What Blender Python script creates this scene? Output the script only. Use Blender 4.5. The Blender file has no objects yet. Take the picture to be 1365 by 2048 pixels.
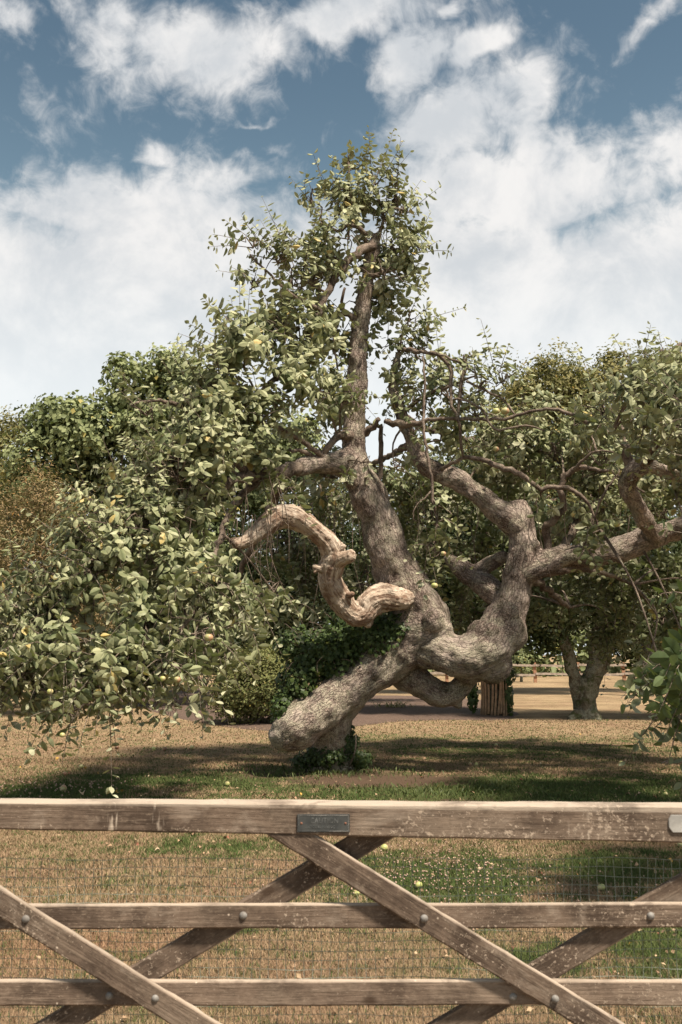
import bpy, bmesh, math, random
import numpy as np
from mathutils import Vector, Matrix, noise

R = math.radians
random.seed(7)
rng = np.random.default_rng(7)
scene = bpy.context.scene
COL = scene.collection

# ------------------------------------------------------------------ camera
EYE = 1.63
FPX = 1991.0                       # 35 mm lens on a 36 mm tall frame, 2048 px
PITCH = math.atan(276 / FPX)
cam_data = bpy.data.cameras.new("camera")
cam = bpy.data.objects.new("camera", cam_data)
COL.objects.link(cam)
cam.location = (0, 0, EYE)
cam.rotation_euler = (R(90) + PITCH, 0, 0)
cam_data.sensor_fit = 'VERTICAL'
cam_data.sensor_height = 36
cam_data.lens = 35
cam_data.clip_start = 0.05
cam_data.clip_end = 2000
cam_data.dof.use_dof = True
cam_data.dof.focus_distance = 12.5
cam_data.dof.aperture_fstop = 8.0
scene.camera = cam

# ------------------------------------------------------------------ light
SUN_EL, SUN_AZ = R(61), R(136)     # azimuth clockwise from +Y: behind the camera and to its right
sun_dir = Vector((math.sin(SUN_AZ) * math.cos(SUN_EL), math.cos(SUN_AZ) * math.cos(SUN_EL), math.sin(SUN_EL)))
sd = bpy.data.lights.new("sun", 'SUN')
sd.energy = 5.0
sd.angle = R(5.0)
sd.color = (1.0, 0.885, 0.735)
sun = bpy.data.objects.new("sun", sd)
COL.objects.link(sun)
sun.rotation_euler = sun_dir.to_track_quat('Z', 'Y').to_euler()

scene.view_settings.view_transform = 'Standard'
scene.view_settings.look = 'None'
scene.view_settings.gamma = 1.0
scene.view_settings.use_curve_mapping = False
scene.view_settings.exposure = 0.88


def ray(px, py):
    xc = (px - 682.5) / FPX
    yu = (1024 - py) / FPX
    c, s = math.cos(PITCH), math.sin(PITCH)
    return xc, c - s * yu, s + c * yu


def P(px, py, Y):
    x, f, u = ray(px, py)
    t = Y / f
    return Vector((x * t, Y, EYE + u * t))


def M(w, py, Y):                    # size in metres of w pixels at that distance
    return w * Y / ray(682, py)[1] / FPX


def G(px, py, z=0.0):               # point of the ground
    x, f, u = ray(px, py)
    t = (z - EYE) / u
    return Vector((x * t, f * t, z))


# ------------------------------------------------------------------ node helper
class NT:
    def __init__(s, tree):
        s.t = tree
        s.n = tree.nodes
        s.l = tree.links

    def node(s, typ, **kw):
        nd = s.n.new(typ)
        for k, v in kw.items():
            setattr(nd, k, v)
        return nd

    def set(s, sock, v):
        if isinstance(v, bpy.types.NodeSocket):
            s.l.new(v, sock)
        elif isinstance(v, (tuple, list)) and len(v) == 3 and sock.type == 'RGBA':
            sock.default_value = (*v, 1)
        else:
            sock.default_value = v

    def math(s, op, a, b=0.0, c=None, clamp=False):
        nd = s.node('ShaderNodeMath', operation=op, use_clamp=clamp)
        s.set(nd.inputs[0], a)
        s.set(nd.inputs[1], b)
        if c is not None:
            s.set(nd.inputs[2], c)
        return nd.outputs[0]

    def vmath(s, op, a, b=(0, 0, 0), out=0):
        nd = s.node('ShaderNodeVectorMath', operation=op)
        s.set(nd.inputs[0], a)
        s.set(nd.inputs[1], b)
        return nd.outputs[out]

    def mix(s, f, a, b, blend='MIX'):
        nd = s.node('ShaderNodeMix', data_type='RGBA', blend_type=blend, clamp_factor=True)
        s.set(nd.inputs['Factor'], f)
        s.set([i for i in nd.inputs if i.name == 'A' and i.type == 'RGBA'][0], a)
        s.set([i for i in nd.inputs if i.name == 'B' and i.type == 'RGBA'][0], b)
        return [o for o in nd.outputs if o.type == 'RGBA'][0]

    def noise(s, vec, scale, detail=4, rough=0.55, dist=0.0, out='Fac'):
        nd = s.node('ShaderNodeTexNoise')
        s.set(nd.inputs['Vector'], vec)
        s.set(nd.inputs['Scale'], scale)
        s.set(nd.inputs['Detail'], detail)
        s.set(nd.inputs['Roughness'], rough)
        s.set(nd.inputs['Distortion'], dist)
        return nd.outputs[out]

    def voronoi(s, vec, scale, feature='F1', out='Distance', rnd=1.0):
        nd = s.node('ShaderNodeTexVoronoi', feature=feature)
        s.set(nd.inputs['Vector'], vec)
        s.set(nd.inputs['Scale'], scale)
        s.set(nd.inputs['Randomness'], rnd)
        return nd.outputs[out]

    def ramp(s, v, lo, hi, a=0.0, b=1.0, smooth=True):
        nd = s.node('ShaderNodeMapRange', clamp=True, interpolation_type='SMOOTHSTEP' if smooth else 'LINEAR')
        s.set(nd.inputs['Value'], v)
        s.set(nd.inputs['From Min'], lo)
        s.set(nd.inputs['From Max'], hi)
        s.set(nd.inputs['To Min'], a)
        s.set(nd.inputs['To Max'], b)
        return nd.outputs[0]

    def comb(s, x, y, z):
        nd = s.node('ShaderNodeCombineXYZ')
        s.set(nd.inputs[0], x); s.set(nd.inputs[1], y); s.set(nd.inputs[2], z)
        return nd.outputs[0]

    def sep(s, v):
        nd = s.node('ShaderNodeSeparateXYZ')
        s.set(nd.inputs[0], v)
        return nd.outputs

    def blob(s, vec, cx, cy, rx, ry, hard=1.0):          # soft ellipse mask round a point
        d = s.vmath('SUBTRACT', vec, (cx, cy, 0))
        d = s.vmath('MULTIPLY', d, (1 / rx, 1 / ry, 0))
        ln = s.vmath('DOT_PRODUCT', d, d, out=1)
        e = s.math('MULTIPLY', ln, -hard)
        return s.math('EXPONENT', e)

    def attr(s, name, out='Fac'):
        nd = s.node('ShaderNodeAttribute', attribute_name=name)
        return nd.outputs[out]


def new_mat(name, rough=0.7, spec=0.3):
    m = bpy.data.materials.new(name)
    m.use_nodes = True
    nt = NT(m.node_tree)
    b = m.node_tree.nodes['Principled BSDF']
    b.inputs['Roughness'].default_value = rough
    b.inputs['Specular IOR Level'].default_value = spec
    return m, nt, b


def bump(nt, b, h, strength=0.5, dist=0.01):
    nd = nt.node('ShaderNodeBump')
    nd.inputs['Strength'].default_value = strength
    nd.inputs['Distance'].default_value = dist
    nt.set(nd.inputs['Height'], h)
    nt.l.new(nd.outputs[0], b.inputs['Normal'])


# ------------------------------------------------------------------ world: sky and clouds
def build_world():
    w = bpy.data.worlds.new("World")
    scene.world = w
    w.use_nodes = True
    nt = NT(w.node_tree)
    for n in list(nt.n):
        nt.n.remove(n)
    out = nt.node('ShaderNodeOutputWorld')
    bg = nt.node('ShaderNodeBackground')
    bg.inputs['Strength'].default_value = 0.0515
    nt.l.new(bg.outputs[0], out.inputs[0])
    sky = nt.node('ShaderNodeTexSky', sky_type='NISHITA')
    sky.sun_disc = False
    sky.sun_elevation = SUN_EL
    sky.sun_rotation = SUN_AZ
    sky.altitude = 0
    sky.air_density = 1.0
    sky.dust_density = 0.6
    sky.ozone_density = 1.6
    tc = nt.node('ShaderNodeTexCoord')
    d = nt.vmath('NORMALIZE', tc.outputs['Generated'])
    x, y, z = nt.sep(d)
    az = nt.math('ARCTAN2', x, y)
    el = nt.math('ARCSINE', z)
    ae = nt.comb(az, el, 0.0)
    warp = nt.noise(d, 5.0, 5, 0.6, out='Color')
    warp = nt.vmath('SUBTRACT', warp, (0.5, 0.5, 0.5))
    warp = nt.vmath('MULTIPLY', warp, (0.23, 0.16, 0))
    aew = nt.vmath('ADD', ae, warp)
    zz = nt.math('ADD', z, 0.22)
    lay = nt.comb(nt.math('DIVIDE', x, zz), nt.math('DIVIDE', y, zz), nt.math('MULTIPLY', z, 2.0))
    nz = nt.noise(d, 6.5, 9, 0.62, 0.35)
    nl = nt.noise(lay, 2.6, 6, 0.6, 0.3)
    nf = nt.noise(d, 34.0, 6, 0.62, 0.5)

    def sky_px(px, py):
        xx, f, u = ray(px, py)
        v = Vector((xx, f, u)).normalized()
        return math.atan2(v.x, v.y), math.asin(v.z)
    acc = None
    blobs = [  # px, py, rx, ry, weight
        (470, 70, 190, 100, 1.1), (230, 40, 110, 60, .8), (25, 25, 55, 40, .7), (730, 30, 150, 60, 1.1),
        (850, 130, 110, 85, 1.0), (960, 235, 150, 85, 1.05), (1110, 220, 75, 120, 1.0), (1060, 380, 260, 120, 1.2),
        (260, 470, 330, 85, 1.1), (430, 385, 120, 45, .8), (290, 330, 70, 26, .55), (1200, 300, 90, 110, .75), (985, 82, 60, 36, .8),
        (1325, 45, 50, 36, .42), (1345, 320, 60, 90, .8), (885, 5, 60, 25, .7), (60, 400, 120, 50, .5), (520, 265, 70, 9, .42),
        (1300, 470, 200, 100, .6), (545, 330, 40, 16, .35)]
    for (px, py, rx, ry, wt) in blobs:
        a, e = sky_px(px, py)
        m = nt.math('MULTIPLY', nt.blob(aew, a, e, rx / FPX, ry / FPX), wt)
        acc = m if acc is None else nt.math('MAXIMUM', acc, m)
    # cloud bank low over the horizon, thinned outside the view to cut ambient light
    a0, e0 = sky_px(682, 510)
    a1, e1 = sky_px(682, 385)
    low = nt.ramp(el, e0 - 0.03, e1 + 0.03, 1.15, 0.0)
    aa = nt.math('ABSOLUTE', az)
    broken = nt.math('MULTIPLY', nt.ramp(aa, 0.5, 1.1), nt.ramp(nl, 0.40, 0.60, 1.0, 0.0))
    low = nt.math('MULTIPLY', low, nt.math('SUBTRACT', 1.0, broken))
    acc = nt.math('MAXIMUM', acc, low)
    # scattered clouds behind and beside the camera
    side = nt.ramp(nt.math('ABSOLUTE', az), 0.42, 0.8, 0.0, 0.5)
    high = nt.ramp(el, 0.66, 0.9, 0.0, 0.5)
    gen = nt.math('MULTIPLY', nt.math('MAXIMUM', side, high), nt.ramp(nl, 0.42, 0.62, 0.0, 1.6))
    acc = nt.math('MAXIMUM', acc, gen)
    v = nt.math('ADD', acc, nt.math('MULTIPLY', nt.math('SUBTRACT', nz, 0.48), 1.8))
    v = nt.math('ADD', v, nt.math('MULTIPLY', nt.math('SUBTRACT', nf, 0.5), 1.15))
    cov = nt.ramp(v, 0.14, 0.90, 0.0, 0.97)
    # cloud tone: bright tops, slightly grey undersides where thick
    sh = nt.noise(d, 9.0, 6, 0.6, 0.2)
    ccol = nt.mix(nt.ramp(sh, 0.36, 0.62), (6.9, 7.2, 7.5), (9.9, 9.7, 9.5))
    hz = nt.ramp(el, 0.18, 0.42, 1.0, 0.0)
    ccol = nt.mix(nt.math('MULTIPLY', hz, 0.9), ccol, (9.6, 10.1, 10.3))
    # deeper towards the top of the view, as the photograph's blue
    deep = nt.mix(nt.ramp(el, 0.30, 0.62), (1.75, 1.66, 1.22), (1.18, 1.18, 0.94))
    blue = nt.mix(1.0, sky.outputs[0], deep, 'MULTIPLY')
    gap = nt.ramp(el, 0.3, 0.43, 0.35, 0.0)
    blue = nt.mix(gap, blue, (6.4, 7.2, 7.6))
    c = nt.mix(cov, blue, ccol)
    # ground half of the sphere: dull earth
    c = nt.mix(nt.ramp(z, -0.03, -0.005), (0.9, 0.75, 0.5), c)
    nt.l.new(c, bg.inputs['Color'])
    w.cycles.sampling_method = 'MANUAL'
    w.cycles.sample_map_resolution = 512


build_world()

# ------------------------------------------------------------------ object helpers
WORLD = {}                          # where each parent stands in the world


def tag(o, label=None, cat=None, group=None, kind=None):
    if label: o['label'] = label
    if cat: o['category'] = cat
    if group: o['group'] = group
    if kind: o['kind'] = kind
    return o


def empty(name, loc, label=None, cat=None, group=None):
    o = bpy.data.objects.new(name, None)
    o.empty_display_size = 0.2
    COL.objects.link(o)
    o.location = loc
    WORLD[o.name] = Vector(loc)
    return tag(o, label, cat, group)


def put(name, mesh, mat=None, parent=None, at=None):
    """link a mesh whose coordinates are world coordinates (at=None) or local round `at`"""
    o = bpy.data.objects.new(name, mesh)
    COL.objects.link(o)
    if mat is not None and not mesh.materials:
        mesh.materials.append(mat)
    w = Vector(at) if at is not None else Vector((0, 0, 0))
    WORLD[o.name] = w
    if parent is not None:
        o.parent = parent
        o.location = w - WORLD[parent.name]
    else:
        o.location = w
    return o


def np_mesh(name, verts, faces, smooth=True, attrs=None):
    """faces: int array (n,3) or (n,4) or a list of such arrays"""
    me = bpy.data.meshes.new(name)
    verts = np.asarray(verts, dtype=np.float32)
    if not isinstance(faces, list):
        faces = [faces]
    faces = [np.asarray(f, dtype=np.int32) for f in faces if len(f)]
    me.vertices.add(len(verts))
    me.vertices.foreach_set('co', verts.ravel())
    tot = np.concatenate([np.full(len(f), f.shape[1], dtype=np.int32) for f in faces])
    idx = np.concatenate([f.ravel() for f in faces])
    me.loops.add(len(idx))
    me.loops.foreach_set('vertex_index', idx)
    me.polygons.add(len(tot))
    st = np.zeros(len(tot), dtype=np.int32)
    st[1:] = np.cumsum(tot)[:-1]
    me.polygons.foreach_set('loop_start', st)
    me.polygons.foreach_set('loop_total', tot)
    me.polygons.foreach_set('use_smooth', np.full(len(tot), smooth))
    for k, v in (attrs or {}).items():
        v = np.asarray(v, dtype=np.float32)
        if v.ndim == 1:
            a = me.attributes.new(k, 'FLOAT', 'POINT')
            a.data.foreach_set('value', v)
        else:
            a = me.attributes.new(k, 'FLOAT_VECTOR', 'POINT')
            a.data.foreach_set('vector', v.ravel())
    me.update(calc_edges=True)
    me.validate()
    return me


def nrm(a):
    return a / np.maximum(np.linalg.norm(a, axis=-1, keepdims=True), 1e-9)


def catmull(pts, rad, step):
    pts = np.asarray([list(p) for p in pts], float)
    rad = np.asarray(rad, float)
    n = len(pts)
    out, orad = [], []
    for i in range(n - 1):
        p0 = pts[max(i - 1, 0)]; p1 = pts[i]; p2 = pts[i + 1]; p3 = pts[min(i + 2, n - 1)]
        k = max(2, int(np.linalg.norm(p2 - p1) / step) + 1)
        for j in range(k):
            t = j / k
            out.append(0.5 * ((2 * p1) + (-p0 + p2) * t + (2 * p0 - 5 * p1 + 4 * p2 - p3) * t * t + (-p0 + 3 * p1 - 3 * p2 + p3) * t ** 3))
            orad.append(rad[i] * (1 - t) + rad[i + 1] * t)
    out.append(pts[-1]); orad.append(rad[-1])
    return np.array(out), np.array(orad)


class Tubes:
    """collects swept tubes; each with a rounded, uneven section"""
    def __init__(s):
        s.v, s.f, s.g, s.n = [], [], [], 0
        s.tri = []

    def add(s, pts, rad, sides=8, step=0.05, lump=0.0, seed=0.0, cap=True, raw=False):
        if raw:
            c = np.asarray(pts, float); r = np.asarray(rad, float)
        else:
            c, r = catmull(pts, rad, step)
        n = len(c)
        T = nrm(np.gradient(c, axis=0))
        up = np.array([0.0, 0.0, 1.0]) if abs(T[0][2]) < 0.9 else np.array([1.0, 0, 0])
        u = np.cross(T[0], up); u /= np.linalg.norm(u)
        U = np.zeros_like(c)
        for i in range(n):
            u = u - T[i] * np.dot(u, T[i])
            u /= max(np.linalg.norm(u), 1e-9)
            U[i] = u
        W = np.cross(T, U)
        th = np.linspace(0, 2 * math.pi, sides, endpoint=False)
        ct, st = np.cos(th), np.sin(th)
        rr = np.repeat(r[:, None], sides, 1)
        if lump:
            s_ = np.concatenate([[0], np.cumsum(np.linalg.norm(np.diff(c, axis=0), axis=1))])
            ph = rng.uniform(0, 6.28, 6)
            L = lump
            q = s_[:, None]
            rr = rr * (1 + L * (np.sin(q * 9 + ph[0] + 2 * th) * .5 + np.sin(q * 23 + ph[1] - th * 3) * .3 + np.sin(q * 41 + ph[2] + th) * .3 + np.sin(q * 5 + ph[3]) * .4))
        ring = c[:, None] + U[:, None] * (ct[None, :, None] * rr[..., None]) + W[:, None] * (st[None, :, None] * rr[..., None])
        slen = np.concatenate([[0], np.cumsum(np.linalg.norm(np.diff(c, axis=0), axis=1))])
        g = np.stack([ct[None, :] * rr, st[None, :] * rr, np.repeat(slen[:, None], sides, 1) + seed], -1)
        b = s.n
        s.v.append(ring.reshape(-1, 3)); s.g.append(g.reshape(-1, 3))
        i = np.arange(n - 1)[:, None] * sides
        j = np.arange(sides)[None, :]
        k = (j + 1) % sides
        q = np.stack([b + i + j, b + i + k, b + i + sides + k, b + i + sides + j], -1).reshape(-1, 4)
        s.f.append(q)
        s.n += n * sides
        if cap:
            for (ci, base, flip) in ((0, b, True), (n - 1, b + (n - 1) * sides, False)):
                s.v.append(c[ci][None] + (T[ci] * r[ci] * (-.35 if flip else .35))[None]); s.g.append(np.array([[0, 0, slen[ci] + seed]]))
                m = s.n; s.n += 1
                jj = np.arange(sides); kk = (jj + 1) % sides
                t = np.stack([np.full(sides, m), base + kk, base + jj] if flip else [np.full(sides, m), base + jj, base + kk], -1)
                s.tri.append(t)
        return c, r

    def mesh(s, name, smooth=True):
        fs = [np.concatenate(s.f)]
        if s.tri: fs.append(np.concatenate(s.tri))
        return np_mesh(name, np.concatenate(s.v), fs, smooth, {'grain': np.concatenate(s.g)})


def blob_mesh_add(tb, c, r, n=10):   # an ellipsoid for burls, added to a Tubes collection
    c = np.array(list(c), float)
    r = np.array(r if hasattr(r, '__len__') else (r, r, r), float)
    th = np.linspace(0, math.pi, n + 2)[1:-1]
    ph = np.linspace(0, 2 * math.pi, 2 * n, endpoint=False)
    vs = np.array([[math.sin(a) * math.cos(b), math.sin(a) * math.sin(b), math.cos(a)] for a in th for b in ph])
    base = tb.n
    V = np.concatenate([vs * r + c, [c + [0, 0, r[2]]], [c - [0, 0, r[2]]]])
    tb.v.append(V); tb.g.append(V * 1.0)
    m = 2 * n
    q = []
    for i in range(n - 1):
        for j in range(m):
            k = (j + 1) % m
            q.append([base + i * m + j, base + (i + 1) * m + j, base + (i + 1) * m + k, base + i * m + k])
    tb.f.append(np.array(q))
    top, bot = base + n * m, base + n * m + 1
    tb.tri.append(np.array([[top, base + j, base + (j + 1) % m] for j in range(m)]))
    l = base + (n - 1) * m
    tb.tri.append(np.array([[bot, l + (j + 1) % m, l + j] for j in range(m)]))
    tb.n += n * m + 2


def remeshed(tb, name, voxel, smooth_it, axis_lines, amp, fibre=(9, 2.2)):
    """fuse the tubes into one skin, then give it lumps, ridges and a grain direction"""
    me = tb.mesh(name + "_raw")
    o = bpy.data.objects.new(name + "_raw", me)
    COL.objects.link(o)
    md = o.modifiers.new("r", 'REMESH'); md.mode = 'VOXEL'; md.voxel_size = voxel
    ms = o.modifiers.new("s", 'SMOOTH'); ms.iterations = smooth_it; ms.factor = 0.6
    dg = bpy.context.evaluated_depsgraph_get()
    me2 = bpy.data.meshes.new_from_object(o.evaluated_get(dg))
    bpy.data.objects.remove(o)
    me2.name = name
    n = len(me2.vertices)
    co = np.empty(n * 3, np.float32); me2.vertices.foreach_get('co', co); co = co.reshape(-1, 3).astype(float)
    no = np.empty(n * 3, np.float32); me2.vertices.foreach_get('normal', no); no = no.reshape(-1, 3).astype(float)
    # nearest axis point -> grain coordinates
    best = np.full(n, 1e9); g = np.zeros((n, 3)); off = 0.0
    for (c, r) in axis_lines:
        T = nrm(np.gradient(c, axis=0))
        s_ = np.concatenate([[0], np.cumsum(np.linalg.norm(np.diff(c, axis=0), axis=1))])
        for k in range(0, len(c)):
            d = co - c[k]
            al = d @ T[k]
            rad = d - al[:, None] * T[k]
            dist = np.linalg.norm(d, axis=1) / max(r[k], .02)
            m = dist < best
            a1 = np.cross(T[k], [0, 1, 0.01]); a1 /= np.linalg.norm(a1)
            a2 = np.cross(T[k], a1)
            best[m] = dist[m]
            g[m, 0] = rad[m] @ a1; g[m, 1] = rad[m] @ a2; g[m, 2] = s_[k] + al[m] + off
        off += 3.7
    disp = np.zeros(n)
    for i in range(n):
        p = Vector(co[i]); q = Vector((g[i, 0] * fibre[0], g[i, 1] * fibre[0], g[i, 2] * fibre[1]))
        disp[i] = amp[0] * noise.noise(p * 3.1) + amp[1] * noise.noise(p * 8.5 + Vector((5, 1, 2))) + amp[2] * noise.noise(q * 1.3) + amp[3] * (abs(noise.noise(q * 3.0)) - .2) + amp[3] * .6 * noise.noise(p * 34)
    co = co + no * disp[:, None]
    me2.vertices.foreach_set('co', co.astype(np.float32).ravel())
    a = me2.attributes.new('grain', 'FLOAT_VECTOR', 'POINT'); a.data.foreach_set('vector', g.astype(np.float32).ravel())
    me2.polygons.foreach_set('use_smooth', np.ones(len(me2.polygons), bool))
    me2.update()
    return me2


# ------------------------------------------------------------------ materials
def bark_mat(name, dark, mid, light, lichen=(0.42, 0.40, 0.31), lich=0.5, moss=0.0, scale=1.0, crack=1.0):
    m, nt, b = new_mat(name, 0.9, 0.08)
    geo = nt.node('ShaderNodeNewGeometry')
    pos = geo.outputs['Position']
    g = nt.attr('grain', 'Vector')
    gs = nt.vmath('MULTIPLY', g, (1, 1, 0.35))
    n1 = nt.noise(pos, 2.3 * scale, 5, 0.6)
    n2 = nt.noise(gs, 22 * scale, 6, 0.65, 0.6)
    n3 = nt.noise(pos, 60 * scale, 4, 0.7)
    vo = nt.voronoi(nt.vmath('ADD', gs, nt.vmath('MULTIPLY', nt.noise(pos, 25, 2, out='Color'), (.03, .03, .03))), 26 * scale, 'DISTANCE_TO_EDGE')
    c = nt.mix(nt.ramp(n2, 0.35, 0.66), dark, mid)
    c = nt.mix(nt.math('MULTIPLY', nt.ramp(n3, 0.47, 0.62), 0.75), c, light)
    c = nt.mix(nt.math('MULTIPLY', nt.ramp(nt.noise(pos, 110 * scale, 3, 0.7), 0.30, 0.45, 1.0, 0.0), 0.6), c, dark)
    c = nt.mix(nt.math('MULTIPLY', nt.ramp(n1, 0.42, 0.62), 0.6), c, light)
    c = nt.mix(nt.math('MULTIPLY', nt.ramp(nt.noise(nt.vmath('ADD', pos, (7, 3, 1)), 3.2 * scale, 5, 0.65), 0.50, 0.66), 0.65), c, dark)
    c = nt.mix(nt.ramp(vo, 0.0, 0.10, 0.5 * crack, 0.0), c, dark)
    lm = nt.noise(pos, 5.5 * scale, 6, 0.68, 0.3)
    lm = nt.math('ADD', lm, nt.ramp(nt.sep(pos)[2], 1.5, 2.3, 0.06, 0.0))
    lf = nt.noise(pos, 75 * scale, 3, 0.6)
    lmask = nt.math('MULTIPLY', nt.ramp(lm, 0.60 - 0.18 * lich, 0.70 - 0.10 * lich), nt.ramp(lf, 0.40, 0.56))
    c = nt.mix(nt.math('MULTIPLY', lmask, 0.85), c, lichen)
    if moss > 0:
        _, _, nz = nt.sep(geo.outputs['Normal'])
        mm = nt.math('MULTIPLY', nt.ramp(nt.noise(pos, 4, 5, 0.6), 0.5, 0.62), moss)
        c = nt.mix(mm, c, (0.045, 0.06, 0.018))
    nt.l.new(c, b.inputs['Base Color'])
    h = nt.math('ADD', nt.math('MULTIPLY', n2, 0.6), nt.math('MULTIPLY', nt.ramp(vo, 0, 0.12), 0.5))
    h = nt.math('ADD', h, nt.math('MULTIPLY', n3, 0.35))
    h = nt.math('ADD', h, nt.math('MULTIPLY', lmask, 0.15))
    bump(nt, b, h, 1.0, 0.024 / scale)
    return m


def leaf_mat(name, dark, light, back, gloss=0.45, trans=0.25, blem=(0.20, 0.17, 0.03), blemf=0.25):
    m, nt, b = new_mat(name, gloss, 0.22)
    r = nt.attr('rnd')
    geo = nt.node('ShaderNodeNewGeometry')
    pos = geo.outputs['Position']
    c = nt.mix(r, dark, light)
    yl = nt.math('GREATER_THAN', nt.math('FRACT', nt.math('MULTIPLY', r, 37.0)), 0.984)
    c = nt.mix(nt.math('MULTIPLY', yl, 0.7), c, (light[0] * 1.25, light[1] * .85, light[2] * .4))
    ed = nt.attr('edge')
    c = nt.mix(nt.math('MULTIPLY', ed, 0.35), c, light)
    c = nt.mix(nt.math('MULTIPLY', nt.ramp(nt.noise(pos, 28, 3, 0.6), 0.55, 0.75), blemf), c, blem)
    c = nt.mix(nt.math('MULTIPLY', nt.noise(pos, 0.9, 2), 0.18), c, light)
    bk = nt.mix(r, [v * .8 for v in back], back)
    c = nt.mix(geo.outputs['Backfacing'], c, bk)
    nt.l.new(c, b.inputs['Base Color'])
    tr = nt.node('ShaderNodeBsdfTranslucent')
    nt.l.new(nt.mix(0.65, c, (0.16, 0.22, 0.03)), tr.inputs['Color'])
    mx = nt.node('ShaderNodeMixShader')
    mx.inputs[0].default_value = trans
    nt.l.new(b.outputs[0], mx.inputs[1])
    nt.l.new(tr.outputs[0], mx.inputs[2])
    out = [n for n in nt.n if n.type == 'OUTPUT_MATERIAL'][0]
    nt.l.new(mx.outputs[0], out.inputs[0])
    return m


MAT = {}
MAT['bark'] = bark_mat('apple_bark', (0.062, 0.044, 0.036), (0.255, 0.192, 0.16), (0.46, 0.385, 0.33), (0.46, 0.42, 0.32), 0.7, 0.3)
MAT['branch'] = bark_mat('branch_bark', (0.06, 0.043, 0.035), (0.19, 0.14, 0.112), (0.35, 0.28, 0.225), (0.40, 0.36, 0.28), 0.35, 0.08, 2.2, 0.5)
MAT['bark_far'] = bark_mat('lichened_bark', (0.045, 0.034, 0.022), (0.11, 0.09, 0.062), (0.19, 0.165, 0.12), (0.32, 0.32, 0.24), 0.9, 0.7)
MAT['leaf'] = leaf_mat('apple_leaf', (0.036, 0.066, 0.016), (0.45, 0.45, 0.265), (0.42, 0.42, 0.28), 0.5, 0.17)
MAT['leaf_near'] = leaf_mat('near_apple_leaf', (0.028, 0.055, 0.018), (0.13, 0.17, 0.075), (0.22, 0.24, 0.14), 0.45, 0.2)
MAT['oak_leaf'] = leaf_mat('oak_leaf', (0.055, 0.080, 0.028), (0.30, 0.33, 0.16), (0.24, 0.26, 0.13), 0.6, 0.2)
MAT['pop_leaf'] = leaf_mat('field_maple_leaf', (0.065, 0.070, 0.022), (0.27, 0.24, 0.095), (0.26, 0.24, 0.11), 0.6, 0.22)
MAT['dry_leaf'] = leaf_mat('rust_leaf', (0.08, 0.085, 0.035), (0.33, 0.225, 0.12), (0.30, 0.22, 0.12), 0.7, 0.2)
MAT['bush_leaf'] = leaf_mat('bush_leaf', (0.030, 0.045, 0.013), (0.17, 0.18, 0.06), (0.22, 0.19, 0.09), 0.65, 0.12, (0.32, 0.19, 0.13), 0.8)
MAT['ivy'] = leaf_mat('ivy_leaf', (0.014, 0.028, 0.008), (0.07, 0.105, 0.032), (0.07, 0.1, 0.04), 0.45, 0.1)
MAT['dark_leaf'] = leaf_mat('shade_leaf', (0.010, 0.018, 0.006), (0.035, 0.05, 0.016), (0.045, 0.06, 0.022), 0.65, 0.1)  # dark green, deepened to carry the shade behind the main crown


def deadwood_mat():
    m, nt, b = new_mat('bleached_wood', 0.8, 0.12)
    geo = nt.node('ShaderNodeNewGeometry'); pos = geo.outputs['Position']
    g = nt.attr('grain', 'Vector')
    gs = nt.vmath('MULTIPLY', g, (1, 1, 0.09))
    n1 = nt.noise(gs, 60, 5, 0.6, 0.4)
    n2 = nt.noise(pos, 5, 4, 0.6)
    n3 = nt.noise(gs, 16, 3, 0.5, 0.2)
    c = nt.mix(nt.ramp(n3, 0.38, 0.62), (0.18, 0.115, 0.08), (0.46, 0.37, 0.285))
    c = nt.mix(nt.math('MULTIPLY', nt.ramp(n2, 0.42, 0.62), 0.7), c, (0.56, 0.475, 0.385))
    c = nt.mix(nt.ramp(n1, 0.34, 0.50, 0.9, 0.0), c, (0.14, 0.085, 0.06))
    nt.l.new(c, b.inputs['Base Color'])
    bump(nt, b, nt.math('ADD', n1, nt.math('MULTIPLY', n3, 0.5)), 0.9, 0.02)
    return m


MAT['dead'] = deadwood_mat()


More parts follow.
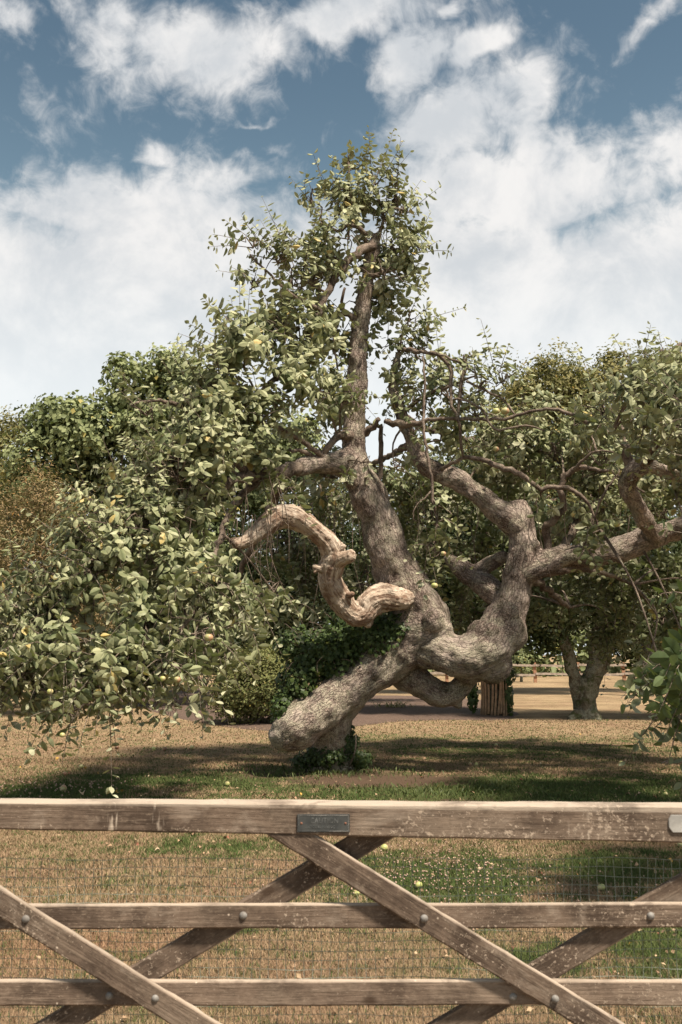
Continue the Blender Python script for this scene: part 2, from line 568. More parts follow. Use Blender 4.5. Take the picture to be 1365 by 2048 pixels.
def lawn_colour(nt, pos):
    """straw and green patches, bare soil round the trunk: the lawn itself, shared by soil and blades"""
    x, y, z = nt.sep(pos)
    p2 = nt.comb(x, y, 0.0)
    n1 = nt.noise(p2, 1.1, 5, 0.65, 0.4)
    n2 = nt.noise(p2, 4.0, 5, 0.65)
    n3 = nt.noise(p2, 60.0, 3, 0.6)
    warp = nt.vmath('MULTIPLY', nt.vmath('SUBTRACT', nt.noise(p2, 1.6, 4, 0.6, out='Color'), (.5, .5, .5)), (1.5, 1.5, 0))
    pw = nt.vmath('ADD', p2, warp)
    green = None
    for (px, py, rx, ry, wt) in [(130, 1585, 1.1, .85, 1.0), (900, 1760, .75, .85, 1.0), (1330, 1900, .35, .7, .9), (380, 1560, 2.4, .8, .8),
                                 (1050, 1580, 3.2, 1.4, 1.0), (1250, 1740, .8, .9, .7), (800, 1475, 1.6, .9, .5), (420, 1700, 1.0, .5, .45), (1000, 1500, 3.5, 1.5, .5), (1180, 1480, 2.5, 1.2, .35), (1100, 1920, .5, .4, .55)]:
        c = G(px, py)
        q = nt.math('MULTIPLY', nt.blob(pw, c.x, c.y, rx, ry), wt)
        green = q if green is None else nt.math('MAXIMUM', green, q)
    gv = nt.math('ADD', green, nt.math('MULTIPLY', nt.math('SUBTRACT', n2, 0.44), 2.2))
    gv = nt.math('ADD', gv, nt.math('MULTIPLY', nt.math('SUBTRACT', n1, 0.5), 0.9))
    gmask = nt.ramp(gv, 0.06, 0.80)
    straw = nt.mix(nt.ramp(n1, 0.35, 0.65), (0.299, 0.199, 0.129), (0.332, 0.245, 0.149))
    c0 = G(80, 1900)
    straw = nt.mix(nt.math('MULTIPLY', nt.blob(pw, c0.x, c0.y, 1.0, .6), .8), straw, (0.315, 0.178, 0.112))
    straw = nt.mix(nt.ramp(n3, 0.3, 0.7, 0.0, 0.4), straw, (0.216, 0.149, 0.083))
    soil = None
    for (px, py, rx, ry, wt) in [(760, 1560, 1.5, .8, 1.0), (640, 1545, 1.6, .9, .9), (900, 1600, .9, .4, .6), (1130, 1442, 1.7, 1.0, .5)]:
        c = G(px, py)
        q = nt.math('MULTIPLY', nt.blob(pw, c.x, c.y, rx, ry), wt)
        soil = q if soil is None else nt.math('MAXIMUM', soil, q)
    smask = nt.ramp(nt.math('ADD', soil, nt.math('MULTIPLY', nt.math('SUBTRACT', n2, 0.5), 0.9)), 0.35, 0.75)
    return p2, straw, gmask, smask, n2, n3


def lawn_mat():
    m, nt, b = new_mat('lawn_soil', 0.95, 0.03)
    geo = nt.node('ShaderNodeNewGeometry')
    p2, straw, gmask, smask, n2, n3 = lawn_colour(nt, geo.outputs['Position'])
    c = nt.mix(gmask, straw, (0.071, 0.087, 0.032))
    c = nt.mix(smask, c, (0.125, 0.085, 0.06))
    far = nt.ramp(nt.sep(geo.outputs['Position'])[1], 15, 24)
    c = nt.mix(nt.math('MULTIPLY', far, nt.ramp(nt.noise(nt.vmath('MULTIPLY', p2, (.6, .9, 0)), 0.8, 5, .65), .4, .65)), c, (0.415, 0.307, 0.187))
    d = nt.noise(p2, 120, 4, 0.7)
    c = nt.mix(nt.ramp(d, 0.35, 0.6, 0.55, 0.0), c, (0.06, 0.045, 0.025))
    nt.l.new(c, b.inputs['Base Color'])
    bump(nt, b, nt.math('ADD', d, nt.noise(p2, 35, 4, 0.6)), 0.8, 0.03)
    return m


def blade_mat():
    m, nt, b = new_mat('grass_blade', 0.85, 0.05)
    geo = nt.node('ShaderNodeNewGeometry')
    p2, straw, gmask, smask, n2, n3 = lawn_colour(nt, geo.outputs['Position'])
    r = nt.attr('rnd')
    isg = nt.math('GREATER_THAN', nt.math('ADD', nt.math('MULTIPLY', gmask, 0.85), 0.14), r)
    g = nt.mix(r, (0.050, 0.087, 0.025), (0.116, 0.133, 0.050))
    s = nt.mix(nt.math('FRACT', nt.math('MULTIPLY', r, 7.3)), nt.mix(0.25, straw, (0.124, 0.091, 0.042)), nt.mix(0.3, straw, (0.415, 0.307, 0.199)))
    c = nt.mix(isg, s, g)
    nt.l.new(c, b.inputs['Base Color'])
    return m


MAT['lawn'] = lawn_mat()
MAT['blade'] = blade_mat()


def simple_mat(name, col, col2=None, scale=8, rough=0.8, metal=0.0, bumps=0.3, bd=0.01, stretch=(1, 1, 1), obj=False):
    m, nt, b = new_mat(name, rough, 0.3)
    b.inputs['Metallic'].default_value = metal
    if obj:
        tc = nt.node('ShaderNodeTexCoord').outputs['Object']
    else:
        tc = nt.node('ShaderNodeNewGeometry').outputs['Position']
    v = nt.vmath('MULTIPLY', tc, stretch)
    n = nt.noise(v, scale, 6, 0.65)
    c = nt.mix(nt.ramp(n, 0.35, 0.65), col, col2 or [x * .6 for x in col])
    nt.l.new(c, b.inputs['Base Color'])
    bump(nt, b, n, bumps, bd)
    return m


MAT['soil'] = simple_mat('bed_soil', (0.155, 0.105, 0.08), (0.085, 0.056, 0.042), 22, 0.95, bumps=1.0, bd=0.05)
MAT['cane'] = simple_mat('cane', (0.34, 0.22, 0.13), (0.20, 0.13, 0.08), 10)
MAT['rail_far'] = simple_mat('fence_rail_wood', (0.40, 0.33, 0.27), (0.25, 0.2, 0.16), 6)
MAT['post_far'] = simple_mat('fence_post_wood', (0.36, 0.19, 0.11), (0.25, 0.14, 0.09), 6)
MAT['galv'] = simple_mat('galvanised_steel', (0.50, 0.49, 0.46), (0.36, 0.35, 0.33), 30, 0.55, 0.4, 0.2, 0.002)
MAT['bolt'] = simple_mat('bolt_steel', (0.26, 0.25, 0.235), (0.17, 0.155, 0.14), 60, 0.7, 0.2, 0.3, 0.002)
MAT['wire'] = simple_mat('wire_zinc', (0.27, 0.30, 0.25), (0.17, 0.19, 0.15), 20, 0.7, 0.0)
MAT['sign'] = simple_mat('sign_plate_black', (0.040, 0.043, 0.043), (0.065, 0.068, 0.066), 30, 0.45, 0.0, 0.2, 0.001)
MAT['letter'] = simple_mat('worn_lettering', (0.17, 0.175, 0.17), (0.05, 0.053, 0.053), 38, 0.6)
MAT['rim'] = simple_mat('sign_rim_pale', (0.30, 0.29, 0.27), (0.05, 0.053, 0.053), 14, 0.5)  # rim paler than the plate, in random patches
MAT['rust'] = simple_mat('rusty_screw', (0.26, 0.12, 0.075), (0.14, 0.06, 0.04), 80, 0.8)
MAT['strap'] = leaf_mat('strap_leaf', (0.10, 0.12, 0.035), (0.38, 0.31, 0.15), (0.36, 0.30, 0.16), 0.6, 0.15)
MAT['clover'] = simple_mat('clover_head', (0.46, 0.32, 0.25), (0.26, 0.17, 0.12), 40)


def apple_mat(name, a, b_, blush):
    m, nt, b = new_mat(name, 0.4, 0.4)
    tc = nt.node('ShaderNodeTexCoord').outputs['Object']
    n = nt.noise(tc, 12, 4)
    c = nt.mix(nt.ramp(n, .4, .65), a, b_)
    x, y, z = nt.sep(nt.vmath('NORMALIZE', tc))
    c = nt.mix(nt.math('MULTIPLY', nt.ramp(nt.math('ADD', x, nt.math('MULTIPLY', n, .8)), 0.3, 1.0), .8), c, blush)
    nt.l.new(c, b.inputs['Base Color'])
    return m


MAT['apple'] = apple_mat('ripening_apple', (0.42, 0.38, 0.19), (0.33, 0.32, 0.14), (0.42, 0.23, 0.14))
MAT['apple_green'] = apple_mat('green_apple', (0.44, 0.44, 0.17), (0.34, 0.36, 0.12), (0.46, 0.38, 0.2))
MAT['apple_brown'] = apple_mat('rotten_apple', (0.26, 0.15, 0.08), (0.18, 0.10, 0.06), (0.24, 0.11, 0.06))


def wood_mat(seed, tone=1.0, lichen=0.5, drip=False, hgt=.075):
    tone *= .88
    m, nt, b = new_mat('weathered_gate_wood', 0.9, 0.08)
    tc = nt.node('ShaderNodeTexCoord').outputs['Object']
    v0 = nt.vmath('ADD', tc, (seed * 3.1, seed * 1.7, seed * .9))
    g = nt.vmath('MULTIPLY', v0, (0.06, 1, 1))
    n1 = nt.noise(g, 95, 6, 0.65, 0.25)
    n2 = nt.noise(v0, 6, 5, 0.6)
    n3 = nt.noise(v0, 2.2, 4, 0.6)
    ring = nt.noise(nt.vmath('MULTIPLY', v0, (0.25, 1, 1)), 14, 3, 0.5, 1.2)
    a = (0.175 * tone, 0.128 * tone, 0.096 * tone); d = (0.075 * tone, 0.054 * tone, 0.041 * tone); l = (0.29 * tone, 0.225 * tone, 0.17 * tone)
    c = nt.mix(nt.ramp(n2, 0.36, 0.62), d, a)
    c = nt.mix(nt.ramp(n3, 0.48, 0.66, 0.0, 0.6), c, l)
    c = nt.mix(nt.ramp(n1, 0.52, 0.70, 0.0, 0.55), c, l)
    c = nt.mix(nt.ramp(n1, 0.30, 0.42, 0.65, 0.0), c, (0.06, 0.042, 0.032))
    c = nt.mix(nt.ramp(ring, 0.60, 0.72, 0.0, 0.5), c, d)
    sk = nt.noise(nt.vmath('MULTIPLY', v0, (.5, 1, 1)), 150, 4, 0.7)
    c = nt.mix(nt.ramp(sk, 0.54, 0.68, 0.0, 0.55), c, l)
    c = nt.mix(nt.ramp(sk, 0.33, 0.45, 0.55, 0.0), c, d)
    # crusty lichen spots, more of them along the lower edge
    x, y, z = nt.sep(tc)
    ns = nt.noise(v0, 85, 5, 0.68)
    nb = nt.noise(v0, 3.6, 4, 0.6)
    nb = nt.math('ADD', nb, nt.ramp(z, -hgt * .28, -hgt * .5, 0.0, 0.16))
    nb = nt.math('ADD', nb, nt.ramp(x, -0.6, 0.9, -0.06, 0.12))
    th = nt.ramp(nb, 0.34, 0.72, 0.72, 0.585 - 0.05 * lichen)
    sp = nt.ramp(nt.math('SUBTRACT', ns, th), -0.02, 0.05)
    c = nt.mix(nt.math('MULTIPLY', sp, 0.75), c, (0.448, 0.360, 0.280))
    c = nt.mix(nt.math('MULTIPLY', nt.ramp(z, hgt * .40, hgt * .5), nt.ramp(n2, .3, .55, .25, .75)), c, (0.448, 0.376, 0.304))
    pt = nt.noise(nt.vmath('MULTIPLY', v0, (.6, 1, 1)), 9, 6, 0.7, 0.4)
    c = nt.mix(nt.ramp(pt, 0.52, 0.66, 0.0, 0.55 * lichen), c, (0.336, 0.276, 0.220))
    c = nt.mix(nt.ramp(pt, 0.34, 0.44, 0.5, 0.0), c, d)
    kn = nt.voronoi(nt.vmath('MULTIPLY', v0, (.55, 1, 1)), 4.2, 'F1')
    c = nt.mix(nt.ramp(kn, 0.035, 0.075, 0.8, 0.0), c, (0.05, 0.032, 0.022))
    dots = nt.voronoi(v0, 26, 'F1')
    dm = nt.math('MULTIPLY', nt.ramp(dots, 0.17, 0.12, 1.0, 0.0), 1.0)
    dm = nt.math('SUBTRACT', 1.0, nt.ramp(dots, 0.05, 0.10))
    dm = nt.math('MULTIPLY', dm, nt.ramp(nt.noise(v0, 9, 2), 0.56, 0.6))
    c = nt.mix(nt.math('MULTIPLY', dm, 0.8), c, (0.528, 0.440, 0.352))
    if drip:
        dr = nt.noise(nt.vmath('MULTIPLY', v0, (1, 1, 0.13)), 34, 3, 0.6, 0.3)
        dk = nt.math('MULTIPLY', nt.ramp(dr, 0.62, 0.70), nt.ramp(nt.noise(v0, 2.6, 2), 0.46, 0.58))
        c = nt.mix(nt.math('MULTIPLY', dk, 0.75), c, (0.496, 0.416, 0.336))
    nt.l.new(c, b.inputs['Base Color'])
    h = nt.math('ADD', nt.math('MULTIPLY', n1, 1.0), nt.math('MULTIPLY', sp, 0.3))
    bump(nt, b, h, 0.8, 0.004)
    return m


# ================================================================== setting
def build_ground():
    n = 2
    me = np_mesh('lawn', [(-260, -60, 0), (260, -60, 0), (260, 320, 0), (-260, 320, 0)], np.array([[0, 1, 2, 3]]))
    tag(put('lawn', me, MAT['lawn']), 'sun-dried lawn, straw coloured with green patches', kind='structure')

    def bed(outline, seed):
        c = np.mean([list(p) for p in outline], axis=0)
        pts, rad = catmull([*outline, outline[0]], [1] * (len(outline) + 1), 0.6)
        rings = []
        K = 7
        for k in range(K):
            f = 1 - k / K
            for p in pts[:-1]:
                q = c + (p - c) * f
                e = noise.noise(Vector((q[0] * 2, q[1] * 2, seed)))
                hh = 0.004 + min(k, 3) * 0.022 + (0.02 * e if k else 0)
                rings.append([q[0] + .12 * e, q[1], hh])
        m = len(pts) - 1
        f = []
        for k in range(K - 1):
            for j in range(m):
                f.append([k * m + j, k * m + (j + 1) % m, (k + 1) * m + (j + 1) % m, (k + 1) * m + j])
        rings.append([c[0], c[1], .08])
        t = [[(K - 1) * m + j, (K - 1) * m + (j + 1) % m, len(rings) - 1] for j in range(m)]
        me = np_mesh('soil_bed', rings, [np.array(f), np.array(t)])
        tag(put('soil_bed', me, MAT['soil']), 'bare brown soil bed in the lawn', kind='structure')
    bed([G(640, 1465), G(720, 1452), G(800, 1443), G(900, 1440), G(1010, 1440), G(1030, 1425), G(960, 1400), G(820, 1392), G(700, 1392), G(600, 1400)], 1.0)
    bed([G(250, 1405), G(340, 1432), G(430, 1450), G(540, 1462), G(640, 1455), G(620, 1400), G(480, 1380), G(330, 1375), G(180, 1380), G(60, 1385), G(120, 1396)], 4.0)


def in_soil(x, y):
    s = np.zeros_like(x)
    for (px, py, rx, ry, wt) in [(760, 1560, 1.5, .8, 1.0), (640, 1545, 1.6, .9, .9), (900, 1600, .9, .4, .6)]:
        c = G(px, py)
        s = np.maximum(s, wt * np.exp(-((x - c.x) / rx) ** 2 - ((y - c.y) / ry) ** 2))
    return s


def build_grass():
    V, F, A = [], [], []
    base = 0
    for (y0, y1, dens, w, h) in [(3.3, 6.0, 9000, .0015, .030), (6.0, 9.5, 5200, .0023, .030), (9.5, 15.5, 1700, .0045, .030), (15.5, 24, 300, .009, .026)]:
        xw = lambda yy: yy * 0.355 + .25
        area = (xw(y0) + xw(y1)) * (y1 - y0)
        n = int(area * dens)
        y = rng.uniform(y0, y1, int(n * 1.3)); x = rng.uniform(-xw(y1), xw(y1), len(y))
        k = np.abs(x) < xw(y)
        k &= rng.random(len(y)) > in_soil(x, y) * 1.25
        x, y = x[k], y[k]
        n = len(x)
        # clumps: taller, denser tufts
        cl = np.sin(x * 9.1 + np.sin(y * 7.3) * 2) * np.sin(y * 8.3 + np.sin(x * 6.1) * 2)
        hh = h * rng.uniform(.35, 1.15, n) * (1 + .35 * cl)
        ang = rng.uniform(0, 2 * math.pi, n)
        lean = rng.uniform(.3, 1.5, n) * hh
        la = rng.uniform(0, 2 * math.pi, n)
        wx, wy = np.cos(ang) * w * rng.uniform(.6, 1.3, n), np.sin(ang) * w * rng.uniform(.6, 1.3, n)
        lx, ly = np.cos(la) * lean, np.sin(la) * lean
        z0 = np.full(n, -.002)
        v = np.stack([np.stack([x - wx, y - wy, z0], -1), np.stack([x + wx, y + wy, z0], -1),
                      np.stack([x + wx * .7 + lx * .4, y + wy * .7 + ly * .4, hh * .62], -1), np.stack([x - wx * .7 + lx * .4, y - wy * .7 + ly * .4, hh * .62], -1),
                      np.stack([x + lx, y + ly, hh * .95], -1)], 1)
        b = base + np.arange(n)[:, None] * 5
        V.append(v.reshape(-1, 3))
        F.append((b + np.array([0, 1, 2, 3])[None], b + np.array([3, 2, 4])[None]))
        A.append(np.repeat(rng.random(n), 5))
        base += n * 5
    me = np_mesh('grass', np.concatenate(V), [np.concatenate([f[0] for f in F]), np.concatenate([f[1] for f in F])], True, {'rnd': np.concatenate(A)})
    tag(put('grass', me, MAT['blade']), 'short dry and green grass blades of the lawn', 'grass', kind='stuff')


# ------------------------------------------------------------------ leaves
ROWX = np.array([0.0, .16, .34, .58, .82, 1.0])
ROWW = np.array([.012, .02, .20, .245, .155, 0.0])


def leaf_template():
    v = []
    for i in range(5):
        for s in (-1, 0, 1):
            v.append([ROWX[i], s * ROWW[i]])
    v.append([1.0, 0.0])
    q = []
    for i in range(4):
        for s in (0, 1):
            a = i * 3 + s
            q.append([a, a + 3, a + 4, a + 1])
    t = [[12, 15, 13], [13, 15, 14]]
    return np.array(v), np.array(q), np.array(t)


LT, LQ, LTR = leaf_template()
# lighter template for the many small ones: 3 rows
LT2 = np.array([[0, 0], [.2, 0], [.45, -.26], [.45, 0], [.45, .26], [.78, -.18], [.78, 0], [.78, .18], [1, 0]])
LQ2 = np.array([[2, 5, 6, 3], [3, 6, 7, 4]])
LTR2 = np.array([[1, 2, 3], [1, 3, 4], [5, 8, 6], [6, 8, 7]])


def leaf_frames(A, N):
    A = nrm(A)
    N = nrm(N - A * np.sum(N * A, -1, keepdims=True))
    return A, N, np.cross(N, A)


def leaves_mesh(name, P_, A, N, S, rnd, fold, arch, small=False):
    A, N, Y = leaf_frames(A, N)
    T, Q, TR = (LT2, LQ2, LTR2) if small else (LT, LQ, LTR)
    tx, ty = T[:, 0][None], T[:, 1][None]
    wv = .85 + .3 * ((rnd * 13.7) % 1)
    tz = -fold[:, None] * np.abs(ty) * 1.0 - arch[:, None] * (tx ** 2)
    side = ((rnd * 29.3) % 1 - .5)[:, None] * .25 * tx ** 2
    v = P_[:, None] + S[:, None, None] * (A[:, None] * (tx * (1 - .25 * arch[:, None] * tx))[..., None] + Y[:, None] * (ty * wv[:, None] + side)[..., None] + N[:, None] * tz[..., None])
    n, k = v.shape[:2]
    b = (np.arange(n) * k)[:, None, None]
    return np_mesh(name, v.reshape(-1, 3), [(b + Q[None]).reshape(-1, 4), (b + TR[None]).reshape(-1, 3)], False, {'rnd': np.repeat(rnd, k), 'edge': np.tile(np.clip(np.abs(T[:, 1]) / .22, 0, 1), n)})


def shoots_leaves(shoots, leaf_len, gap=0.038):
    """shoots: list of (base, dir, length, droop, scale). Returns twig tubes and leaf arrays"""
    tw = Tubes()
    Ps, As, Ns, Ss, Rs = [], [], [], [], []
    up = np.array([0, 0, 1.0])
    for (b, d, L, droop, sc) in shoots:
        b = np.asarray(b, float); d = np.asarray(d, float); d = d / np.linalg.norm(d)
        k = 5
        t = np.linspace(0, 1, k)[:, None]
        bend = up * (-droop) + rng.normal(0, .12, 3)
        pts = b + d * t * L + bend * L * t ** 2 * .5
        tw.add(pts, np.linspace(.0065, .0022, k) * (0.8 + sc * .3), 3, raw=True, cap=False)
        n = max(4, int(L / gap))
        ts = np.sort(rng.uniform(.18, 1.0, n)); ts[-1] = 1.0
        th0 = rng.uniform(0, 6.28)
        tang = nrm(d[None] + bend[None] * ts[:, None])
        pos = b + d * ts[:, None] * L + bend * L * ts[:, None] ** 2 * .5
        a1 = np.cross(tang, up + [0.01, 0, 0]); a1 = nrm(a1)
        a2 = np.cross(tang, a1)
        th = th0 + np.arange(n) * 2.4 + rng.normal(0, .3, n)
        rad = a1 * np.cos(th)[:, None] + a2 * np.sin(th)[:, None]
        tip = ts[:, None]
        A = tang * (0.35 + .55 * tip) + rad * .8 + np.array([0, 0, -.30]) * (1 - tip * .5) + rng.normal(0, .11, (n, 3))
        N = tang * .75 - rad * .55 + up * .55 + rng.normal(0, .2, (n, 3))
        Ps.append(pos); As.append(A); Ns.append(N)
        Rs.append(np.clip(.07 + .66 * ts ** 2.0 + rng.normal(0, .10) + rng.normal(0, .07, n), .02, .98))
        Ss.append(leaf_len * sc * rng.uniform(.55, 1.18, n) * (1.05 - .42 * ts ** 3))
    Pn, An, Nn, Sn, Rn = map(np.concatenate, (Ps, As, Ns, Ss, Rs))
    return tw, Pn, An, Nn, Sn, Rn


def project(Pn):
    d = Pn - np.array([0, 0, EYE])
    c, s = math.cos(PITCH), math.sin(PITCH)
    depth = d[:, 1] * c + d[:, 2] * s
    yu = -d[:, 1] * s + d[:, 2] * c
    return 682.5 + FPX * d[:, 0] / depth, 1024 - FPX * yu / depth, depth


def pick_front(Pn, Sn, count, cell):
    px, py, dep = project(Pn)
    ok = (px > 4) & (px < 1361) & (py > 4) & (py < 2044)
    size = Sn * FPX / dep
    best = {}
    for i in np.nonzero(ok)[0]:
        k = (int(px[i] // cell), int(py[i] // cell))
        if k not in best or dep[i] < dep[best[k]]:
            best[k] = i
    idx = sorted(best.values(), key=lambda i: -size[i])[:count]
    m = np.zeros(len(Sn), bool)
    m[idx] = True
    return m


def leaf_variants(prefix):
    out = []
    for k in range(10):
        z = np.zeros((1, 3)); a = np.array([[1., 0, 0]]); n_ = np.array([[0., 0, 1]])
        r = np.array([(k + .5) / 10])
        out.append((leaves_mesh('leaf', z, a, n_, np.ones(1), r, np.array([-.25 + .15 * (k % 5)]), np.array([.15 + .12 * (k % 4)]))))
    return out


def place_leaves(tree, mat, Pn, An, Nn, Sn, rn, fold, arch, count, cell):
    m = pick_front(Pn, Sn, count, cell)
    var = leaf_variants('leaf')
    for v in var: v.materials.append(mat)
    A, N, Y = leaf_frames(An[m], Nn[m])
    for p, a, y, n_, s, r in zip(Pn[m], A, Y, N, Sn[m], rn[m]):
        me = var[int(r * 9.99)]
        o = bpy.data.objects.new('leaf', me)
        COL.objects.link(o)
        o.parent = tree
        mt = Matrix(((a[0] * s, y[0] * s, n_[0] * s, p[0]), (a[1] * s, y[1] * s, n_[1] * s, p[1]), (a[2] * s, y[2] * s, n_[2] * s, p[2]), (0, 0, 0, 1)))
        o.matrix_local = Matrix.Translation(-WORLD[tree.name]) @ mt
    far = Pn[:, 1] > 13.9
    for nm, k, small in (('foliage', ~m & ~far, False), ('foliage', ~m & far, True)):
        if k.sum():
            me = leaves_mesh(nm, Pn[k], An[k], Nn[k], Sn[k], rn[k], fold[k], arch[k], small)
            o = put(nm, me, mat, tree)
            o['kind'] = 'stuff'
    return o


# ================================================================== the old apple tree
def T3(lst):                         # [(px, py, width px, distance)] -> points, radii
    pts, rad = [], []
    D = 13.8
    for q in lst:
        if len(q) > 3: D = q[3]
        pts.append(P(q[0], q[1], D)); rad.append(M(q[2], q[1], D) / 2)
    return pts, rad


def grow_foliage(blobs, nodes, leaf_len, seed_gap=0.038):
    """boughs from the nearest limb to each leafy mass, side boughs, then leafy shoots"""
    nodes = np.array(nodes)
    shoots = []
    tw = Tubes()
    for bl in blobs:
        px, py, rx, ry, D, rd, dens, bx, bz, sc, droop = bl
        c = np.array(P(px, py, D)); r = np.array([M(rx, py, D), rd, M(ry, py, D)])
        d = np.linalg.norm(nodes[:, :3] - c, axis=1)
        a = nodes[np.argmin(d), :3]
        L = np.linalg.norm(c - a)
        if L > .25:
            mid = (a + c) / 2 + np.array([rng.normal(0, .08), rng.normal(0, .08), .10 * L]) 
            tw.add([a, mid, c], [.015 + .004 * L, .012, .009], 6, step=.12, lump=.15)
        if D < 11.3: sc *= .86; dens *= 1.25
        subs = []
        ns = int(5 + rx * ry / 1500)
        for k in range(ns):
            v = rng.normal(0, 1, 3); v /= np.linalg.norm(v)
            e = c + v * r * rng.uniform(.45, .85)
            s0 = c + (a - c) * rng.uniform(0, .35)
            m_ = (s0 + e) / 2 + np.array([0, 0, .08]) + rng.normal(0, .05, 3)
            cc, rr = tw.add([s0, m_, e], [.010, .008, .005], 4, step=.1, cap=False)
            subs.append(cc)
        n = max(4, int(rx * ry * .0072 * dens * (0.55 + rd)))
        for k in range(n):
            cc = subs[rng.integers(ns)]
            b = cc[min(len(cc) - 1, int(len(cc) * rng.uniform(.25, 1.0)))]
            u = (b - c) / r
            u = u / max(np.linalg.norm(u), .2)
            v = u * .7 + rng.normal(0, .5, 3) + np.array([bx, -.15, bz])
            if rng.random() < .13 and bz > -.1:
                shoots.append((b, v + np.array([bx * .5, 0, .9]), rng.uniform(.6, 1.0), droop * .2, sc * .85))
            else:
                shoots.append((b, v, rng.uniform(.24, .58), droop + rng.uniform(-.2, .3), sc * rng.uniform(.85, 1.1)))
    return tw, shoots


LIMBS = {}


def build_main_tree():
    base = G(650, 1535)
    tree = empty('apple_tree', (base.x, base.y, 0), 'old leaning apple tree with twisted trunk, bleached dead limb and wide leafy crown', 'tree')
    TB = Tubes(); axes = []
    skel = {
        'log': [(550, 1476, 56, 13.15), (568, 1468, 92, 13.2), (602, 1448, 102, 13.3), (640, 1420, 98, 13.4), (700, 1373, 100, 13.6), (760, 1328, 108, 13.75), (815, 1290, 118, 13.8), (860, 1275, 110, 13.7)],
        'stump': [(665, 1552, 150, 14.2), (665, 1530, 120, 14.1), (662, 1495, 100, 14.0), (660, 1440, 95, 13.75), (700, 1385, 80, 13.7)],
        'stem': [(862, 1300, 110, 13.8), (846, 1235, 120, 13.8), (818, 1190, 114, 13.8), (792, 1140, 104, 13.75), (775, 1100, 96, 13.7), (757, 1040, 86, 13.7), (738, 990, 78, 13.7), (718, 945, 68, 13.7), (711, 905, 56, 13.7), (710, 850, 48, 13.7), (712, 770, 49, 13.7), (717, 700, 44, 13.7), (723, 640, 38, 13.7), (733, 570, 34, 13.65), (744, 510, 30, 13.6), (752, 468, 26, 13.6)],
        'bough_root': [(735, 985, 60, 13.7), (690, 935, 52, 13.6), (640, 928, 42, 13.4), (590, 938, 36, 13.0)],
        'fork': [(845, 1285, 110, 13.8), (880, 1300, 88, 13.6), (925, 1312, 92, 13.5), (962, 1303, 100, 13.48), (992, 1278, 96, 13.5), (1010, 1235, 86, 13.6), (1027, 1195, 72, 13.6), (1041, 1140, 66, 13.6), (1046, 1085, 62, 13.6), (1040, 1035, 56, 13.6), (1036, 1003, 40, 13.6)],
        'arch': [(1040, 1055, 60, 13.6), (1010, 1030, 56, 13.6), (982, 1010, 44, 13.6), (952, 986, 42, 13.6), (918, 962, 42, 13.65), (886, 946, 40, 13.7), (858, 934, 40, 13.75), (838, 915, 36, 13.8), (825, 885, 32, 13.85), (812, 855, 28, 13.9), (802, 825, 25, 13.95), (792, 790, 22, 14.0), (786, 760, 19, 14.0), (792, 730, 13, 14.0), (798, 705, 8, 14.0)],
        'right_limb': [(1040, 1150, 64, 13.6), (1080, 1128, 54, 13.55), (1120, 1114, 48, 13.5), (1170, 1112, 52, 13.45), (1230, 1102, 58, 13.4), (1290, 1080, 52, 13.3), (1350, 1058, 48, 13.2), (1430, 1030, 40, 13.0), (1520, 1010, 30, 12.8)],
        'right_rib': [(1062, 1150, 34, 13.45), (1090, 1140, 30, 13.35), (1130, 1118, 30, 13.3), (1165, 1102, 26, 13.3), (1200, 1092, 26, 13.35)],
        'curl': [(1314, 1074, 44, 13.2), (1294, 1050, 38, 12.95), (1283, 1025, 37, 12.75), (1266, 1000, 36, 12.6), (1254, 975, 36, 12.5), (1260, 950, 35, 12.4), (1282, 934, 34, 12.3), (1305, 932, 33, 12.3), (1340, 944, 30, 12.3), (1400, 955, 26, 12.3)],
        'back_stub': [(888, 1116, 14, 14.2), (912, 1128, 30, 14.2), (938, 1148, 46, 14.15), (965, 1168, 54, 14.0), (995, 1190, 50, 13.8)],
        'back_stub_two': [(1016, 1112, 20, 13.9), (990, 1122, 32, 14.0), (965, 1138, 34, 14.1), (945, 1155, 30, 14.1)],
        'hanging_lobe': [(785, 1335, 60, 13.95), (835, 1362, 64, 13.95), (868, 1386, 56, 13.9), (900, 1391, 48, 13.9), (922, 1372, 42, 13.9), (945, 1338, 50, 13.8)],
    }
    for k, l in skel.items():
        pts, rad = T3(l)
        rad = [q * {'stem': .87, 'log': .88}.get(k, .95) for q in rad]
        c, r = TB.add(pts, rad, 14, step=.10, lump=.07)
        axes.append((c, r)); LIMBS[k] = (c, r)
    for (px, py, w, D) in [(1015, 1262, 84, 13.5), (985, 1325, 84, 13.55), (940, 1335, 70, 13.6), (830, 1262, 120, 13.8), (868, 1240, 50, 13.45), (885, 1258, 44, 13.5), (1020, 1225, 40, 13.35), (960, 1270, 60, 13.45), (995, 1300, 56, 13.35),
                           (800, 1180, 60, 13.6), (690, 925, 58, 13.6), (1068, 1090, 32, 13.5), (640, 1395, 40, 13.3), (720, 1345, 46, 13.5), (934, 1368, 20, 13.9), (918, 1410, 22, 13.9)]:
        c = P(px, py, D); blob_mesh_add(TB, c, M(w, py, D) / 2, 8)
    me = remeshed(TB, 'trunk', 0.026, 5, axes, (0.040, 0.014, 0.012, 0.013))
    put('trunk', me, MAT['bark'], tree)

    # bleached dead limb, with its sawn stub and broken spurs
    DB = Tubes()
